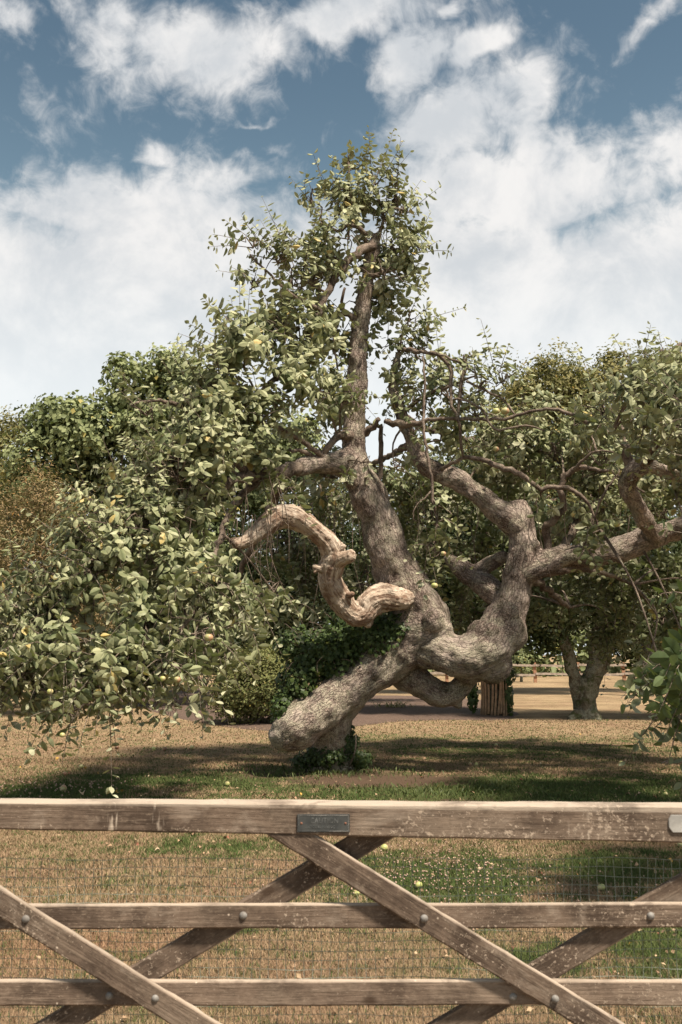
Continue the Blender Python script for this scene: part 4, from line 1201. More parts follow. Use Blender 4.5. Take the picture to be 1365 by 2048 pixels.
# ------------------------------------------------------------------ ivy
def ivy_mesh(name, Pn, Nn, S, rn):
    """five-lobed leaves as fans"""
    ang = np.array([0, 25, 50, 75, 105, 140, 180, 220, 255, 285, 310, 335]) * math.pi / 180
    rad = np.array([1.0, .55, .78, .45, .62, .42, .12, .42, .62, .45, .78, .55])
    T = np.stack([np.cos(ang) * rad, np.sin(ang) * rad], -1)
    T = np.concatenate([[[0.05, 0]], T])
    n = len(S)
    A = np.cross(Nn, rng.normal(0, 1, (n, 3))); A[:, 2] -= .5 * np.linalg.norm(A, axis=1)
    A, N, Y = leaf_frames(A, Nn)
    tx, ty = T[:, 0][None], T[:, 1][None]
    tz = -.22 * (tx ** 2 + ty ** 2)
    v = Pn[:, None] + S[:, None, None] * .55 * (A[:, None] * tx[..., None] + Y[:, None] * ty[..., None] + N[:, None] * tz[..., None])
    k = 13
    TR = np.array([[0, 1 + j, 1 + (j + 1) % 12] for j in range(12)])
    f = (np.arange(n)[:, None, None] * k + TR[None]).reshape(-1, 3)
    return np_mesh(name, v.reshape(-1, 3), f, False, {'rnd': np.repeat(rn, k)})


def ell_points(spec, n):
    """points and outward directions in the outer half of ellipsoids (px,py,rx,ry,D,rd)"""
    w = np.array([s[2] * s[3] for s in spec], float); w /= w.sum()
    k = rng.choice(len(spec), n, p=w)
    c = np.array([list(P(s[0], s[1], s[4])) for s in spec]); r = np.array([[M(s[2], s[1], s[4]), s[5], M(s[3], s[1], s[4])] for s in spec])
    v = nrm(rng.normal(0, 1, (n, 3)))
    q = rng.uniform(.6, 1.08, n) * (1 + .14 * np.sin(v[:, 0] * 9 + k) * np.sin(v[:, 2] * 8 + k * 2))
    return c[k] + v * r[k] * q[:, None], v


def build_ivy():
    base = G(720, 1540)
    e = empty('ivy', (base.x, base.y, 0), 'dark ivy clump growing along the top of the leaning trunk', 'ivy')
    spec = [(735, 1278, 88, 42, 13.65, .32), (655, 1315, 72, 52, 13.55, .32), (600, 1365, 44, 45, 13.45, .26), (565, 1415, 24, 34, 13.3, .2), (790, 1256, 46, 34, 13.65, .25), (600, 1290, 50, 40, 13.8, .25), (700, 1240, 50, 30, 14.1, .3), (690, 1350, 50, 26, 13.75, .2)]
    Pn, V = ell_points(spec, 7000)
    keep = Pn[:, 1] < 14.4
    N = V * .7 + rng.normal(0, .4, V.shape) + np.array([0, -.25, .45])
    st = Tubes()
    for k in range(60):
        a = Pn[rng.integers(len(Pn))]; b = a + np.array([rng.normal(0, .15), -.05, rng.uniform(.05, .3)])
        st.add([a, (a + b) / 2 + rng.normal(0, .04, 3), b], [.006, .005, .003], 4, step=.08, cap=False)
    put('stems', st.mesh('stems'), MAT['branch'], e)['kind'] = 'stuff'
    S = rng.uniform(.055, .11, len(Pn))
    put('leaves', ivy_mesh('leaves', Pn, nrm(N), S, rng.random(len(Pn))), MAT['ivy'], e)['kind'] = 'stuff'

    e = empty('ivy', (base.x - .1, base.y + .1, 0), 'ivy creeping up the shaded stump under the leaning trunk', 'ivy')
    spec = [(688, 1490, 30, 46, 13.85, .22), (650, 1512, 46, 22, 13.75, .24), (722, 1518, 24, 18, 13.8, .2), (615, 1520, 34, 14, 13.9, .2)]
    Pn, V = ell_points(spec, 2600)
    Pn[:, 2] = np.maximum(Pn[:, 2], .02)
    st = Tubes()
    for (a, b) in (((670, 1530), (690, 1450)), ((700, 1530), (712, 1470)), ((650, 1535), (660, 1480))):
        st.add([P(*a, 13.75), P((a[0] + b[0]) / 2 + 5, (a[1] + b[1]) / 2, 13.65), P(*b, 13.7)], [.014, .012, .008], 6, step=.08)
    put('stems', st.mesh('stems'), MAT['branch'], e)['kind'] = 'stuff'
    put('leaves', ivy_mesh('leaves', Pn, nrm(V + rng.normal(0, .4, V.shape) + [0, -.3, .3]), rng.uniform(.045, .085, len(Pn)), rng.random(len(Pn)) * .35), MAT['ivy'], e)['kind'] = 'stuff'


# ------------------------------------------------------------------ background trees and shrubs
def crown_arrays(blobs, n, size, clump=.35, inner=.25, per=45, flat=.6):
    """blobs: (x,y,z,rx,ry,rz) world. clustered leaf positions, normals"""
    b = np.array(blobs, float)
    w = (b[:, 3] * b[:, 5]); w /= w.sum()
    m = max(8, n // per)
    k = rng.choice(len(b), m, p=w)
    v = nrm(rng.normal(0, 1, (m, 3)))
    q = np.where(rng.random(m) < inner, rng.uniform(.3, .8, m), rng.uniform(.85, 1.08, m))
    cc = b[k, :3] + v * b[k, 3:] * q[:, None]
    cr = clump * rng.uniform(.5, 1.5, m)
    j = rng.integers(0, m, n)
    off = nrm(rng.normal(0, 1, (n, 3))) * (rng.random(n) ** .4)[:, None] * 1.7 * cr[j][:, None] * np.array([1, 1, flat])
    Pn = cc[j] + off
    N = v[j] * .5 + off / cr[j][:, None] * .6 + rng.normal(0, .4, (n, 3)) + np.array([0, 0, .3])
    rn = np.clip(rng.normal(.5, .2, m)[j] + rng.normal(0, .18, n) + off[:, 2] / cr[j] * .12, 0, 1)
    A = np.cross(N, rng.normal(0, 1, (n, 3)))
    S = size * rng.uniform(.6, 1.3, n)
    return Pn, nrm(A), nrm(N), S, rn


def quad_leaves(name, Pn, A, N, S, rn, width=.5):
    A, N, Y = leaf_frames(A, N)
    T = np.array([[0, 0], [.5, -width / 2], [1, 0], [.5, width / 2]])
    tx, ty = T[:, 0][None], T[:, 1][None]
    tz = .12 * (np.abs(ty) > 0) * 1.0
    v = Pn[:, None] + S[:, None, None] * (A[:, None] * tx[..., None] + Y[:, None] * ty[..., None] + N[:, None] * tz[..., None])
    n = len(S)
    f = (np.arange(n)[:, None, None] * 4 + np.array([[0, 1, 2], [0, 2, 3]])[None]).reshape(-1, 3)
    return np_mesh(name, v.reshape(-1, 3), f, True, {'rnd': np.repeat(rn, 4)})


def bg_tree(base, trunk_r, blobs, n, size, mat, label, cat='tree', name='tree', group=None, clump=.35, barkm='bark_far', inner=.25, limbs=True, per=45, flat=.6, width=.5):
    e = empty(name, base, label, cat, group)
    b = np.array(blobs, float)
    top = b[:, :3].mean(axis=0)
    TB = Tubes()
    x, y = base[0], base[1]
    lo = b[:, 2].min()
    fork = max(.4, lo - .3 * b[:, 5].max())
    TB.add([(x, y, -.05), (x + .03, y, fork * .5), (x * .8 + top[0] * .2, y, fork), (top[0], top[1], top[2])], [trunk_r * 1.3, trunk_r, trunk_r * .85, trunk_r * .3], 10, .25, .06)
    if limbs:
        for q in b:
            TB.add([(x * .8 + top[0] * .2, y, fork), ((x + q[0]) / 2, (y + q[1]) / 2, (fork + q[2]) / 2 - .1), (q[0], q[1], q[2] + q[5] * .4)], [trunk_r * .5, trunk_r * .32, trunk_r * .1], 7, .3, .08)
            for k in range(7):
                v = nrm(rng.normal(0, 1, 3)); v[2] = abs(v[2]) * .8
                p = q[:3] + v * q[3:] * .85
                TB.add([(q[0], q[1], q[2] - q[5] * .3), (q[:3] + p) / 2 + [0, 0, -.1], p], [trunk_r * .16, trunk_r * .1, trunk_r * .04], 5, .3, cap=False)
    put('trunk', TB.mesh('trunk'), MAT[barkm], e)
    Pn, A, N, S, rn = crown_arrays(blobs, n, size, clump, inner, per, flat)
    k = Pn[:, 2] > .03
    put('crown', quad_leaves('crown', Pn[k], A[k], N[k], S[k], rn[k], width), MAT[mat], e)['kind'] = 'stuff'
    return e


def WB(px, py, rx, ry, D, rd=None):
    c = P(px, py, D); a = M(rx, py, D); b_ = M(ry, py, D)
    return (c.x, c.y, c.z, a, rd or a, b_)


def build_background():
    # big oak behind on the left
    D = 34
    bg_tree((P(300, 1300, D).x, D, 0), .38, [WB(245, 770, 66, 54, D), (WB(330, 790, 64, 64, D)), WB(130, 840, 62, 45, D), WB(70, 860, 40, 38, D), WB(350, 745, 44, 36, D), WB(100, 920, 80, 45, D), WB(200, 880, 90, 60, D), WB(320, 880, 90, 60, D), WB(180, 960, 90, 60, D + 1), WB(420, 860, 80, 80, D), WB(300, 980, 110, 60, D + 1), WB(60, 1000, 60, 60, D), WB(450, 980, 90, 80, D + 1), WB(560, 900, 70, 80, D + 1), WB(150, 1080, 120, 70, D + 1), WB(350, 1100, 140, 80, D + 1)],
            62000, .19, 'oak_leaf', 'tall rounded green oak standing far behind the apple tree crown', 'tree', 'oak_tree', clump=.42, inner=.3, per=110, flat=.7, width=.75)
    D = 40
    bg_tree((P(0, 1300, D).x, D, 0), .25, [WB(5, 880, 32, 50, D), WB(40, 850, 26, 30, D), WB(-40, 900, 60, 60, D), WB(10, 960, 60, 60, D), WB(10, 1060, 70, 60, D)], 15000, .15, 'pop_leaf', 'smaller pale olive tree at the far end of the background, beside the oak', 'tree', 'tree', clump=.35)
    # rusty shrub on the left
    D = 25
    bg_tree((P(90, 1300, D).x, D, 0), .10, [WB(80, 985, 45, 45, D), WB(10, 1030, 55, 40, D), WB(120, 1040, 60, 55, D), WB(40, 1100, 90, 60, D), WB(150, 1130, 70, 70, D), WB(60, 1200, 110, 70, D), WB(180, 1230, 80, 70, D)],
            34000, .085, 'dry_leaf', 'tall feathery shrub with rusty orange brown leaves behind the crown', 'shrub', 'shrub', clump=.28, per=22, flat=1.6, inner=.45, width=.35)
    # dark shrubs under it
    D = 29
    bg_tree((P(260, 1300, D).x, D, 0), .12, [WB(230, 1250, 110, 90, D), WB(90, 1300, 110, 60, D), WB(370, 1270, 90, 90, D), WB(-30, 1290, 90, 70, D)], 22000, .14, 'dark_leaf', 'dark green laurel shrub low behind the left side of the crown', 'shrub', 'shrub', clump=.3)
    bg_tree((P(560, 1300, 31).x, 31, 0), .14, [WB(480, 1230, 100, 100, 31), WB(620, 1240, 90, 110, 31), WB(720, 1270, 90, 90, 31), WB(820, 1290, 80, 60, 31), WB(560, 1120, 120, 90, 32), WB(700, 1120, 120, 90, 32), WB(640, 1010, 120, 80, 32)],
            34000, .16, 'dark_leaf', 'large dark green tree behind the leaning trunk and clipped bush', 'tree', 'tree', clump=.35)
    # olive-gold trees on the right
    D = 36
    bg_tree((P(1290, 1300, D).x, D, 0), .20, [WB(1090, 745, 62, 40, D), WB(1040, 790, 50, 36, D), WB(1130, 790, 70, 50, D), WB(1200, 770, 55, 42, D), WB(1232, 745, 26, 36, D), WB(1070, 850, 70, 45, D), WB(1180, 850, 70, 40, D), WB(1000, 860, 50, 40, D), WB(1100, 940, 110, 50, D + 1), WB(960, 930, 70, 50, D + 1), WB(1220, 930, 70, 50, D + 1), WB(1090, 1020, 130, 60, D + 1), WB(1230, 1020, 110, 60, D + 1), WB(950, 1010, 90, 60, D + 1)],
            64000, .16, 'pop_leaf', 'tall olive gold tree with fine leaves behind the right hand branches', 'tree', 'tree', clump=.42, inner=.25, per=120, flat=.6)
    D = 38
    bg_tree((P(1330, 1300, D).x, D, 0), .28, [WB(1300, 745, 40, 40, D), WB(1350, 740, 50, 36, D), WB(1270, 800, 45, 36, D), WB(1350, 820, 70, 50, D), WB(1300, 900, 80, 60, D), WB(1420, 800, 70, 70, D), WB(1400, 920, 90, 80, D)],
            26000, .16, 'pop_leaf', 'olive gold tree farthest to the right, seen behind a curling branch', 'tree', 'tree', clump=.42, per=120, flat=.6)
    # mid-distance dark foliage under the right of the crown
    c = G(1165, 1437)
    e = empty('apple_tree', (c.x, c.y, 0), 'lichen covered apple tree with forked trunk standing farther back on the lawn', 'tree')
    TB = Tubes(); D = c.y
    ax = []
    for l in ([(1168, 1446, 66, D), (1170, 1425, 46, D), (1172, 1395, 44, D), (1182, 1360, 40, D), (1192, 1330, 34, D), (1194, 1280, 26, D), (1198, 1220, 20, D)],
              [(1165, 1410, 34, D), (1152, 1365, 28, D), (1140, 1320, 26, D), (1128, 1280, 24, D), (1118, 1230, 18, D)],
              [(1180, 1370, 34, D), (1204, 1330, 28, D), (1216, 1290, 24, D), (1226, 1230, 18, D)],
              [(1156, 1428, 24, D - .2), (1138, 1440, 16, D - .4)], [(1185, 1432, 30, D - .2), (1202, 1446, 14, D - .5)]):
        pts, rad = T3(l); ax.append(TB.add(pts, rad, 12, .12, .08))
    put('trunk', remeshed(TB, 'trunk', .035, 3, ax, (.03, .025, .02, .015)), MAT['bark_far'], e)
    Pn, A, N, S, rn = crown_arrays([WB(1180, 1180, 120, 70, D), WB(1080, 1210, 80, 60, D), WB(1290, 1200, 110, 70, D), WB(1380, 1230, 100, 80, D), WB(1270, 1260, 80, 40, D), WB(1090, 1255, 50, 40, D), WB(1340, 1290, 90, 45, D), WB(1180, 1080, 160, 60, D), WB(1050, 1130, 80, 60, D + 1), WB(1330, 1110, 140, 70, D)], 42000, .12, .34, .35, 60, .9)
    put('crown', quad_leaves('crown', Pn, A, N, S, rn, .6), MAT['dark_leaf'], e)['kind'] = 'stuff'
    # small sapling before the fence
    c = G(1043, 1364)
    bg_tree((c.x, c.y, 0), .07, [WB(1043, 1322, 16, 16, c.y)], 900, .14, 'oak_leaf', 'small sapling with a thin stem just in front of the far rail fence', 'tree', 'sapling', clump=.2, limbs=False)
    # clipped bush
    c = G(520, 1448)
    e = empty('clipped_bush', (c.x, c.y, 0), 'low rounded clipped bush with pinkish tips on its top', 'bush')
    D = c.y
    St = Tubes()
    for k in range(9):
        St.add([(c.x + rng.normal(0, .12), D + rng.normal(0, .12), 0), (c.x + rng.normal(0, .4), D + rng.normal(0, .3), .6), (c.x + rng.normal(0, .6), D + rng.normal(0, .4), 1.1)], [.03, .02, .01], 5, .2)
    put('stems', St.mesh('stems'), MAT['branch'], e)['kind'] = 'stuff'
    spec = [(518, 1375, 84, 66, D, .9), (470, 1395, 50, 50, D, .7), (570, 1400, 50, 46, D, .7), (520, 1330, 56, 40, D, .7), (560, 1360, 50, 50, D + .3, .7)]
    n = 26000
    Pn, V = ell_points(spec, n)
    Pn[:, 2] = np.abs(Pn[:, 2])
    lump = np.array([noise.noise(Vector(p) * 2.2) for p in Pn]) * .13
    Pn = Pn + V * lump[:, None]
    N = V * .9 + rng.normal(0, .5, V.shape) + [0, 0, .4]
    A = np.cross(N, rng.normal(0, 1, (n, 3)))
    me = quad_leaves('leaves', Pn, nrm(A), nrm(N), rng.uniform(.04, .085, n), np.clip(rng.normal(.45, .2, n) + .25 * (Pn[:, 2] > 1.0), 0, 1), .6)
    put('leaves', me, MAT['bush_leaf'], e)['kind'] = 'stuff'
    # far woodland closing the horizon
    bl = []
    for x in np.arange(-75, 80, 4.5):
        h = 4.2 + 1.2 * math.sin(x * .31) + .8 * math.sin(x * .77 + 1)
        bl.append((x, 66 + 3 * math.sin(x * .5), h * .55, 3.4, 2.5, h * .6 + .8))
        bl.append((x + 2, 74 + 3 * math.sin(x * .4), h + 1.6, 4.0, 3, h * .7 + .6))
    Pn, A, N, S, rn = crown_arrays(bl, 110000, .55, .6, .3, 50, .7)
    k = Pn[:, 2] > 0
    tag(put('woodland', quad_leaves('woodland', Pn[k], A[k], N[k], S[k], rn[k] * .8, .6), MAT['oak_leaf']), 'dark belt of woodland behind the far fence', 'woodland', kind='stuff')
    # wooden stake-wrapped trunk
    c = G(988, 1432)
    D = c.y
    e = empty('caned_trunk', (c.x, D, 0), 'stout trunk wrapped in upright split canes with ivy, standing on the soil bed', 'tree trunk')
    t = Tubes(); pts, rad = T3([(986, 1432, 44, D), (986, 1395, 40, D), (984, 1340, 38, D), (980, 1260, 34, D), (975, 1180, 28, D)])
    t.add(pts, rad, 10, .15, .06)
    put('trunk', t.mesh('trunk'), MAT['bark_far'], e)
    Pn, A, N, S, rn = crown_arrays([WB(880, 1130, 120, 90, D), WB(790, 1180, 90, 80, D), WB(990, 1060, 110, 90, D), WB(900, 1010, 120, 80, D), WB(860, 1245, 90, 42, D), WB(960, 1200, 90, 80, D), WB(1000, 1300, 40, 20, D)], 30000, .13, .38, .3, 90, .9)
    put('crown', quad_leaves('crown', Pn, A, N, S, rn, .6), MAT['dark_leaf'], e)['kind'] = 'stuff'  # dark leaf mass added to blacken the gap behind the main trunk
    for k in range(13):
        a = math.pi + math.pi * (k + .5) / 13
        x = 990 + 27 * math.cos(a); dd = D + .3 * math.sin(a)
        t = Tubes()
        x2 = x + rng.normal(0, 2)
        t.add([P(x, 1429 + rng.uniform(-2, 5), dd), P((x + x2) / 2 + 1, 1395, dd), P(x2, 1352 + rng.uniform(-6, 10), dd)], [.035, .03, .028], 6, .2, .08)
        put('cane', t.mesh('cane'), MAT['cane'], e)
    Pn, V = ell_points([(1016, 1390, 12, 46, D - .1, .14), (946, 1395, 11, 30, D, .14), (940, 1372, 18, 18, D, .14), (1010, 1350, 24, 18, D, .2)], 900)
    e2 = empty('ivy', (c.x + .3, D - .1, 0), 'ivy hanging round the caned trunk on the soil bed', 'ivy')
    put('leaves', ivy_mesh('leaves', Pn, nrm(V + [0, -.4, .3]), rng.uniform(.09, .17, len(Pn)), rng.random(len(Pn))), MAT['ivy'], e2)['kind'] = 'stuff'
    # strap-leaved plant on the bed
    c = G(790, 1420)
    e = empty('strap_leaved_plant', (c.x, c.y, 0), 'clump of arching strap leaves, partly yellowed, on the soil bed', 'plant')
    V_, F_, A_ = [], [], []
    me_tag = None
    for k in range(70):
        a = rng.uniform(0, 6.28); L = rng.uniform(.35, .85); w = .014
        d = np.array([math.cos(a), math.sin(a), 0]); s_ = np.array([-d[1], d[0], 0]) * w
        b = np.array([c.x + rng.normal(0, .18), c.y + rng.normal(0, .12), 0.02])
        sp = rng.uniform(.5, 1.0)
        vs = []
        for t in (0, .3, .6, .85, 1):
            p = b + d * L * t * sp + np.array([0, 0, L * .75 * (t * 1.35 - 1.15 * t * t)])
            q = s_ * (1 - t) + s_ * .15
            vs += [p - q, p + q]
        me = np_mesh('strap_leaf', np.array(vs), np.array([[2 * i, 2 * i + 1, 2 * i + 3, 2 * i + 2] for i in range(4)]), True, {'rnd': np.full(10, rng.random())})
        put('leaf', me, MAT['strap'], e)
    # far post and rail fence
    D = 51.0
    e = empty('post_and_rail_fence', (P(1160, 1360, D).x, D, 0), 'low post and rail fence of weathered wood across the far side of the lawn', 'fence')
    xs = [805, 893, 982, 1070, 1157, 1247, 1335, 1423]
    def box(w, h, d, seed):
        V = []
        for x in np.linspace(-.5, .5, 5):
            for (yy, zz) in ((-.5, -.5), (.5, -.5), (.5, .5), (-.5, .5)):
                V.append([x * w, yy * d, zz * h + .02 * math.sin(x * 5 + seed)])
        f = [[i * 4 + j, i * 4 + (j + 1) % 4, (i + 1) * 4 + (j + 1) % 4, (i + 1) * 4 + j] for i in range(4) for j in range(4)] + [[3, 2, 1, 0], [16, 17, 18, 19]]
        return np_mesh('bar', V, np.array(f), False)
    for k, x in enumerate(xs):
        hgt = 1.02
        me = box(hgt, .15, .15, 0)
        o = put('post', me, MAT['post_far'], e, (P(x, 1340, D).x, D, hgt / 2))
        o.rotation_euler = (0, R(90) + rng.normal(0, .02), 0)
        if k < len(xs) - 1:
            xa, xb = P(x, 1340, D).x, P(xs[k + 1], 1340, D).x
            for z in (.42, .86):
                o = put('rail', box(xb - xa - .02, .11, .06, k + z), MAT['rail_far'], e, ((xa + xb) / 2, D - .12, z + rng.normal(0, .02)))
                o.rotation_euler = (0, rng.normal(0, .012), 0)


# ================================================================== the gate
GY = 3.0


def board(L, H0, H1, T, seed, warp=0.004, seg=40):
    """a sawn board along local X, height H0 at the left end and H1 at the right, bevelled and slightly uneven"""
    V, F = [], []
    prof = []
    b = .005
    for (y, z) in ((-.5, -.5), (.5, -.5), (.5, .5), (-.5, .5)):
        prof.append((y, z))
    def ringp(h):
        out = []
        hy, hz = T / 2, h / 2
        for (sy, sz, order) in ((-1, -1, 0), (1, -1, 1), (1, 1, 0), (-1, 1, 1)):
            a = (sy * hy, sz * (hz - b)); c = (sy * (hy - b), sz * hz)
            out += ([a, c] if order == 0 else [c, a])
        # subdivide front face (y = -hy) later by the material only
        return out
    m = 8
    for i in range(seg + 1):
        t = i / seg
        h = H0 + (H1 - H0) * t
        x = (t - .5) * L
        wy = warp * noise.noise(Vector((x * 1.5, seed, 0)))
        wz = warp * noise.noise(Vector((x * 1.1, 0, seed)))
        for j, (y, z) in enumerate(ringp(h)):
            e = .0016 * noise.noise(Vector((x * 22, j * 7.7, seed)))
            V.append([x, y + wy + e, z + wz + e * 1.3])
    for i in range(seg):
        for j in range(m):
            F.append([i * m + j, i * m + (j + 1) % m, (i + 1) * m + (j + 1) % m, (i + 1) * m + j])
    me = np_mesh('board', V, np.array(F), False)
    bm = bmesh.new(); bm.from_mesh(me)
    bm.verts.ensure_lookup_table()
    bm.faces.new([bm.verts[j] for j in reversed(range(m))])
    bm.faces.new([bm.verts[seg * m + j] for j in range(m)])
    bmesh.ops.recalc_face_normals(bm, faces=bm.faces)
    bm.to_mesh(me); bm.free()
    return me


def build_gate():
    c = G(682, 2400)
    gate = empty('field_gate', (0, GY + .03, 0), 'weathered wooden field gate with crossed braces in the foreground', 'gate')
    X = lambda px, py, Y=GY: P(px, py, Y).x
    Z = lambda py, Y=GY: P(682, py, Y).z

    def rail(name, x0, x1, yt0, yb0, yt1, yb1, Y, T, seed, tone, lich, drip=False):
        za0, zb0, za1, zb1 = Z(yt0, Y), Z(yb0, Y), Z(yt1, Y), Z(yb1, Y)
        L = x1 - x0
        ang = math.atan2(((za1 + zb1) - (za0 + zb0)) / 2, L)
        me = board(L, za0 - zb0, za1 - zb1, T, seed)
        o = put(name, me, wood_mat(seed, tone, lich, drip, za0 - zb0), gate, ((x0 + x1) / 2, Y + T / 2, (za0 + zb0 + za1 + zb1) / 4))
        o.rotation_euler = (0, -ang, 0)
        return o
    # top rail is a thick tapering timber; the others are thin boards
    xl, xr = X(-260, 1640), X(1625, 1640)
    rail('top_rail', xl, xr, 1602, 1654, 1613, 1691, GY, .072, 1, 1.0, .7, True)
    rail('rail', xl, xr, 1811, 1861, 1806, 1855, GY + .024, .022, 2, 1.12, .8)
    rail('rail', xl, xr, 1962, 2013, 1962, 2012, GY + .024, .022, 3, 1.15, .2)
    rail('rail', xl, xr, 2110, 2162, 2110, 2162, GY + .024, .022, 4, 1.1, .3)

    def brace(p0, p1, wpx, Y, T, seed, tone, lich):
        a, b = P(*p0, Y), P(*p1, Y)
        d = b - a
        w = M(wpx, (p0[1] + p1[1]) / 2, Y)
        me = board(d.length, w, w, T, seed)
        o = put('brace', me, wood_mat(seed, tone, lich), gate, ((a.x + b.x) / 2, Y + T / 2, (a.z + b.z) / 2))
        o.rotation_euler = (0, -math.atan2(d.z, d.x), 0)
        return o
    # front braces
    def clip_top(o, zc):             # cut the brace's upper end flush under the top rail
        me = o.data
        bm = bmesh.new(); bm.from_mesh(me)
        mw = Matrix.Translation(o.location) @ o.rotation_euler.to_matrix().to_4x4()
        inv = mw.inverted()
        co = inv @ Vector((0, 0, zc)); no = (inv.to_3x3() @ Vector((0, 0, 1))).normalized()
        r = bmesh.ops.bisect_plane(bm, geom=bm.verts[:] + bm.edges[:] + bm.faces[:], plane_co=co, plane_no=no, clear_outer=True)
        ed = [g for g in r['geom_cut'] if isinstance(g, bmesh.types.BMEdge)]
        bmesh.ops.holes_fill(bm, edges=ed)
        bm.to_mesh(me); bm.free()
    f1 = brace((540, 1645), (1290, 2106), 50, GY + .003, .021, 5, .98, .75)
    clip_top(f1, Z(1668))
    f2 = brace((-300, 1619), (500, 2118), 49, GY, .021, 6, .92, .8)
    clip_top(f2, Z(1652))
    # the back braces pass behind the rails
    b1 = brace((790, 1646), (0, 2123), 50, GY + .048, .021, 7, .95, .3)
    b2 = brace((1500, 1697), (780, 2128), 50, GY + .048, .021, 8, .98, .6)
    clip_top(b1, Z(1664)); clip_top(b2, Z(1664))
    # coach bolt heads
    for (px, py, Y) in [(487, 1831, GY + .024), (849, 1837, GY), (52, 1838, GY), (219, 1992, GY + .024), (311, 1997, GY), (1027, 1994, GY + .024), (1111, 1998, GY), (1302, 1832, GY + .024)]:
        r = M(7.8, py, Y)
        V = [[0, -.62 * r, 0]]; F3 = []; F4 = []
        rings = [(.45, -.56), (.8, -.36), (1.0, -.02), (1.0, .1)]
        for (q, yy) in rings:
            for j in range(14):
                a = 2 * math.pi * j / 14
                V.append([math.cos(a) * q * r, yy * r, math.sin(a) * q * r])
        for j in range(14):
            F3.append([0, 1 + j, 1 + (j + 1) % 14])
            for i in range(3):
                F4.append([1 + i * 14 + j, 1 + (i + 1) * 14 + j, 1 + (i + 1) * 14 + (j + 1) % 14, 1 + i * 14 + (j + 1) % 14])
        me = np_mesh('bolt', V, [np.array(F4), np.array(F3)], True)
        bm = bmesh.new(); bm.from_mesh(me); bmesh.ops.recalc_face_normals(bm, faces=bm.faces); bm.to_mesh(me); bm.free()
        put('bolt', me, MAT['bolt'], gate, (X(px, py, Y), Y, Z(py, Y)))
    # latch plate at the end of the top rail
    out = [(0, .5), (.05, 1.0), (1, 1.0), (1, 0), (.075, 0), (0, .25), ]
    bm = bmesh.new()
    x0, x1, z1, z0 = X(1338, 1647, GY - .006), X(1420, 1647, GY - .006), Z(1630, GY - .006), Z(1665, GY - .006)
    vs = [bm.verts.new((x0 + (x1 - x0) * a, GY - .0075, z0 + (z1 - z0) * b)) for (a, b) in ((0, .3), (0, .72), (.06, 1.0), (1, 1.0), (1, 0), (.09, 0))]
    f = bm.faces.new(vs)
    r = bmesh.ops.extrude_face_region(bm, geom=[f])
    bmesh.ops.translate(bm, verts=[g for g in r['geom'] if isinstance(g, bmesh.types.BMVert)], vec=(0, .0075, 0))
    bmesh.ops.bevel(bm, geom=[e for e in bm.edges], offset=.0012, segments=2, affect='EDGES')
    bmesh.ops.recalc_face_normals(bm, faces=bm.faces)
    me = bpy.data.meshes.new('latch_plate'); bm.to_mesh(me); bm.free()
    o = put('latch_plate', me, MAT['galv'], gate); o['label'] = 'galvanised steel plate at the end of the top rail'
    # wire netting fixed behind the bars
    t = Tubes(); Y = GY + .076
    s = M(17.4, 1750, Y); x0, x1 = X(-150, 1750, Y), X(1500, 1750, Y); zt = Z(1718, Y); zb = .10
    nx = int((x1 - x0) / s); nz = int((zt - zb) / s)
    for i in range(nx + 1):
        x = x0 + i * s
        pts = [(x + .0025 * math.sin(k * 1.3 + i * .7) + .010 * math.sin(i * .11) + .006 * (k / 18) * math.sin(i * .23), Y + .004 * math.sin(i * .31 + k * .4), zt - (zt - zb) * k / 18) for k in range(19)]
        t.add(pts, [.0008] * 19, 4, raw=True, cap=False)
    for j in range(nz + 1):
        z = zt - j * s
        pts = [(x0 + (x1 - x0) * k / 60, Y + .0016 + .004 * math.sin(k * .9 + j), z + .0035 * math.sin(k * .41 + j * .5) + .0012 * math.sin(k * 2.3 + j)) for k in range(61)]
        t.add(pts, [.0008] * 61, 4, raw=True, cap=False)
    o = put('wire_netting', t.mesh('wire_netting'), MAT['wire'], gate); o['kind'] = 'stuff'

    # caution sign screwed to the top rail
    sx0, sx1, sz1, sz0 = X(595, 1646), X(700, 1646), Z(1628), Z(1664)
    sg = empty('sign', ((sx0 + sx1) / 2, GY, (sz0 + sz1) / 2), 'small black plate reading CAUTION in worn letters, screwed to the top rail of the gate', 'sign')
    w, h = sx1 - sx0, sz1 - sz0

    def slab(x0, x1, z0, z1, y0, y1, bev=.0008):
        bm = bmesh.new()
        bmesh.ops.create_cube(bm, size=1.0)
        for v in bm.verts:
            v.co = Vector(((x0 + x1) / 2 + v.co.x * (x1 - x0), (y0 + y1) / 2 + v.co.y * (y1 - y0), (z0 + z1) / 2 + v.co.z * (z1 - z0)))
        bmesh.ops.bevel(bm, geom=bm.edges[:], offset=bev, segments=2, affect='EDGES')
        me = bpy.data.meshes.new('slab'); bm.to_mesh(me); bm.free()
        return me
    put('plate', slab(sx0, sx1, sz0, sz1, GY - .005, GY - .0006), MAT['sign'], sg)
    ins = .0035
    for (a, b_, c_, d_) in ((sx0 + ins, sx1 - ins, sz0 + .0025, sz0 + .004), (sx0 + ins, sx1 - ins, sz1 - .004, sz1 - .0025), (sx0 + ins, sx0 + ins + .0013, sz0 + .0045, sz1 - .0045), (sx1 - ins - .0013, sx1 - ins, sz0 + .0045, sz1 - .0045)):
        put('rim', slab(a, b_, c_, d_, GY - .0058, GY - .0045, .0003), MAT['rim'], sg)
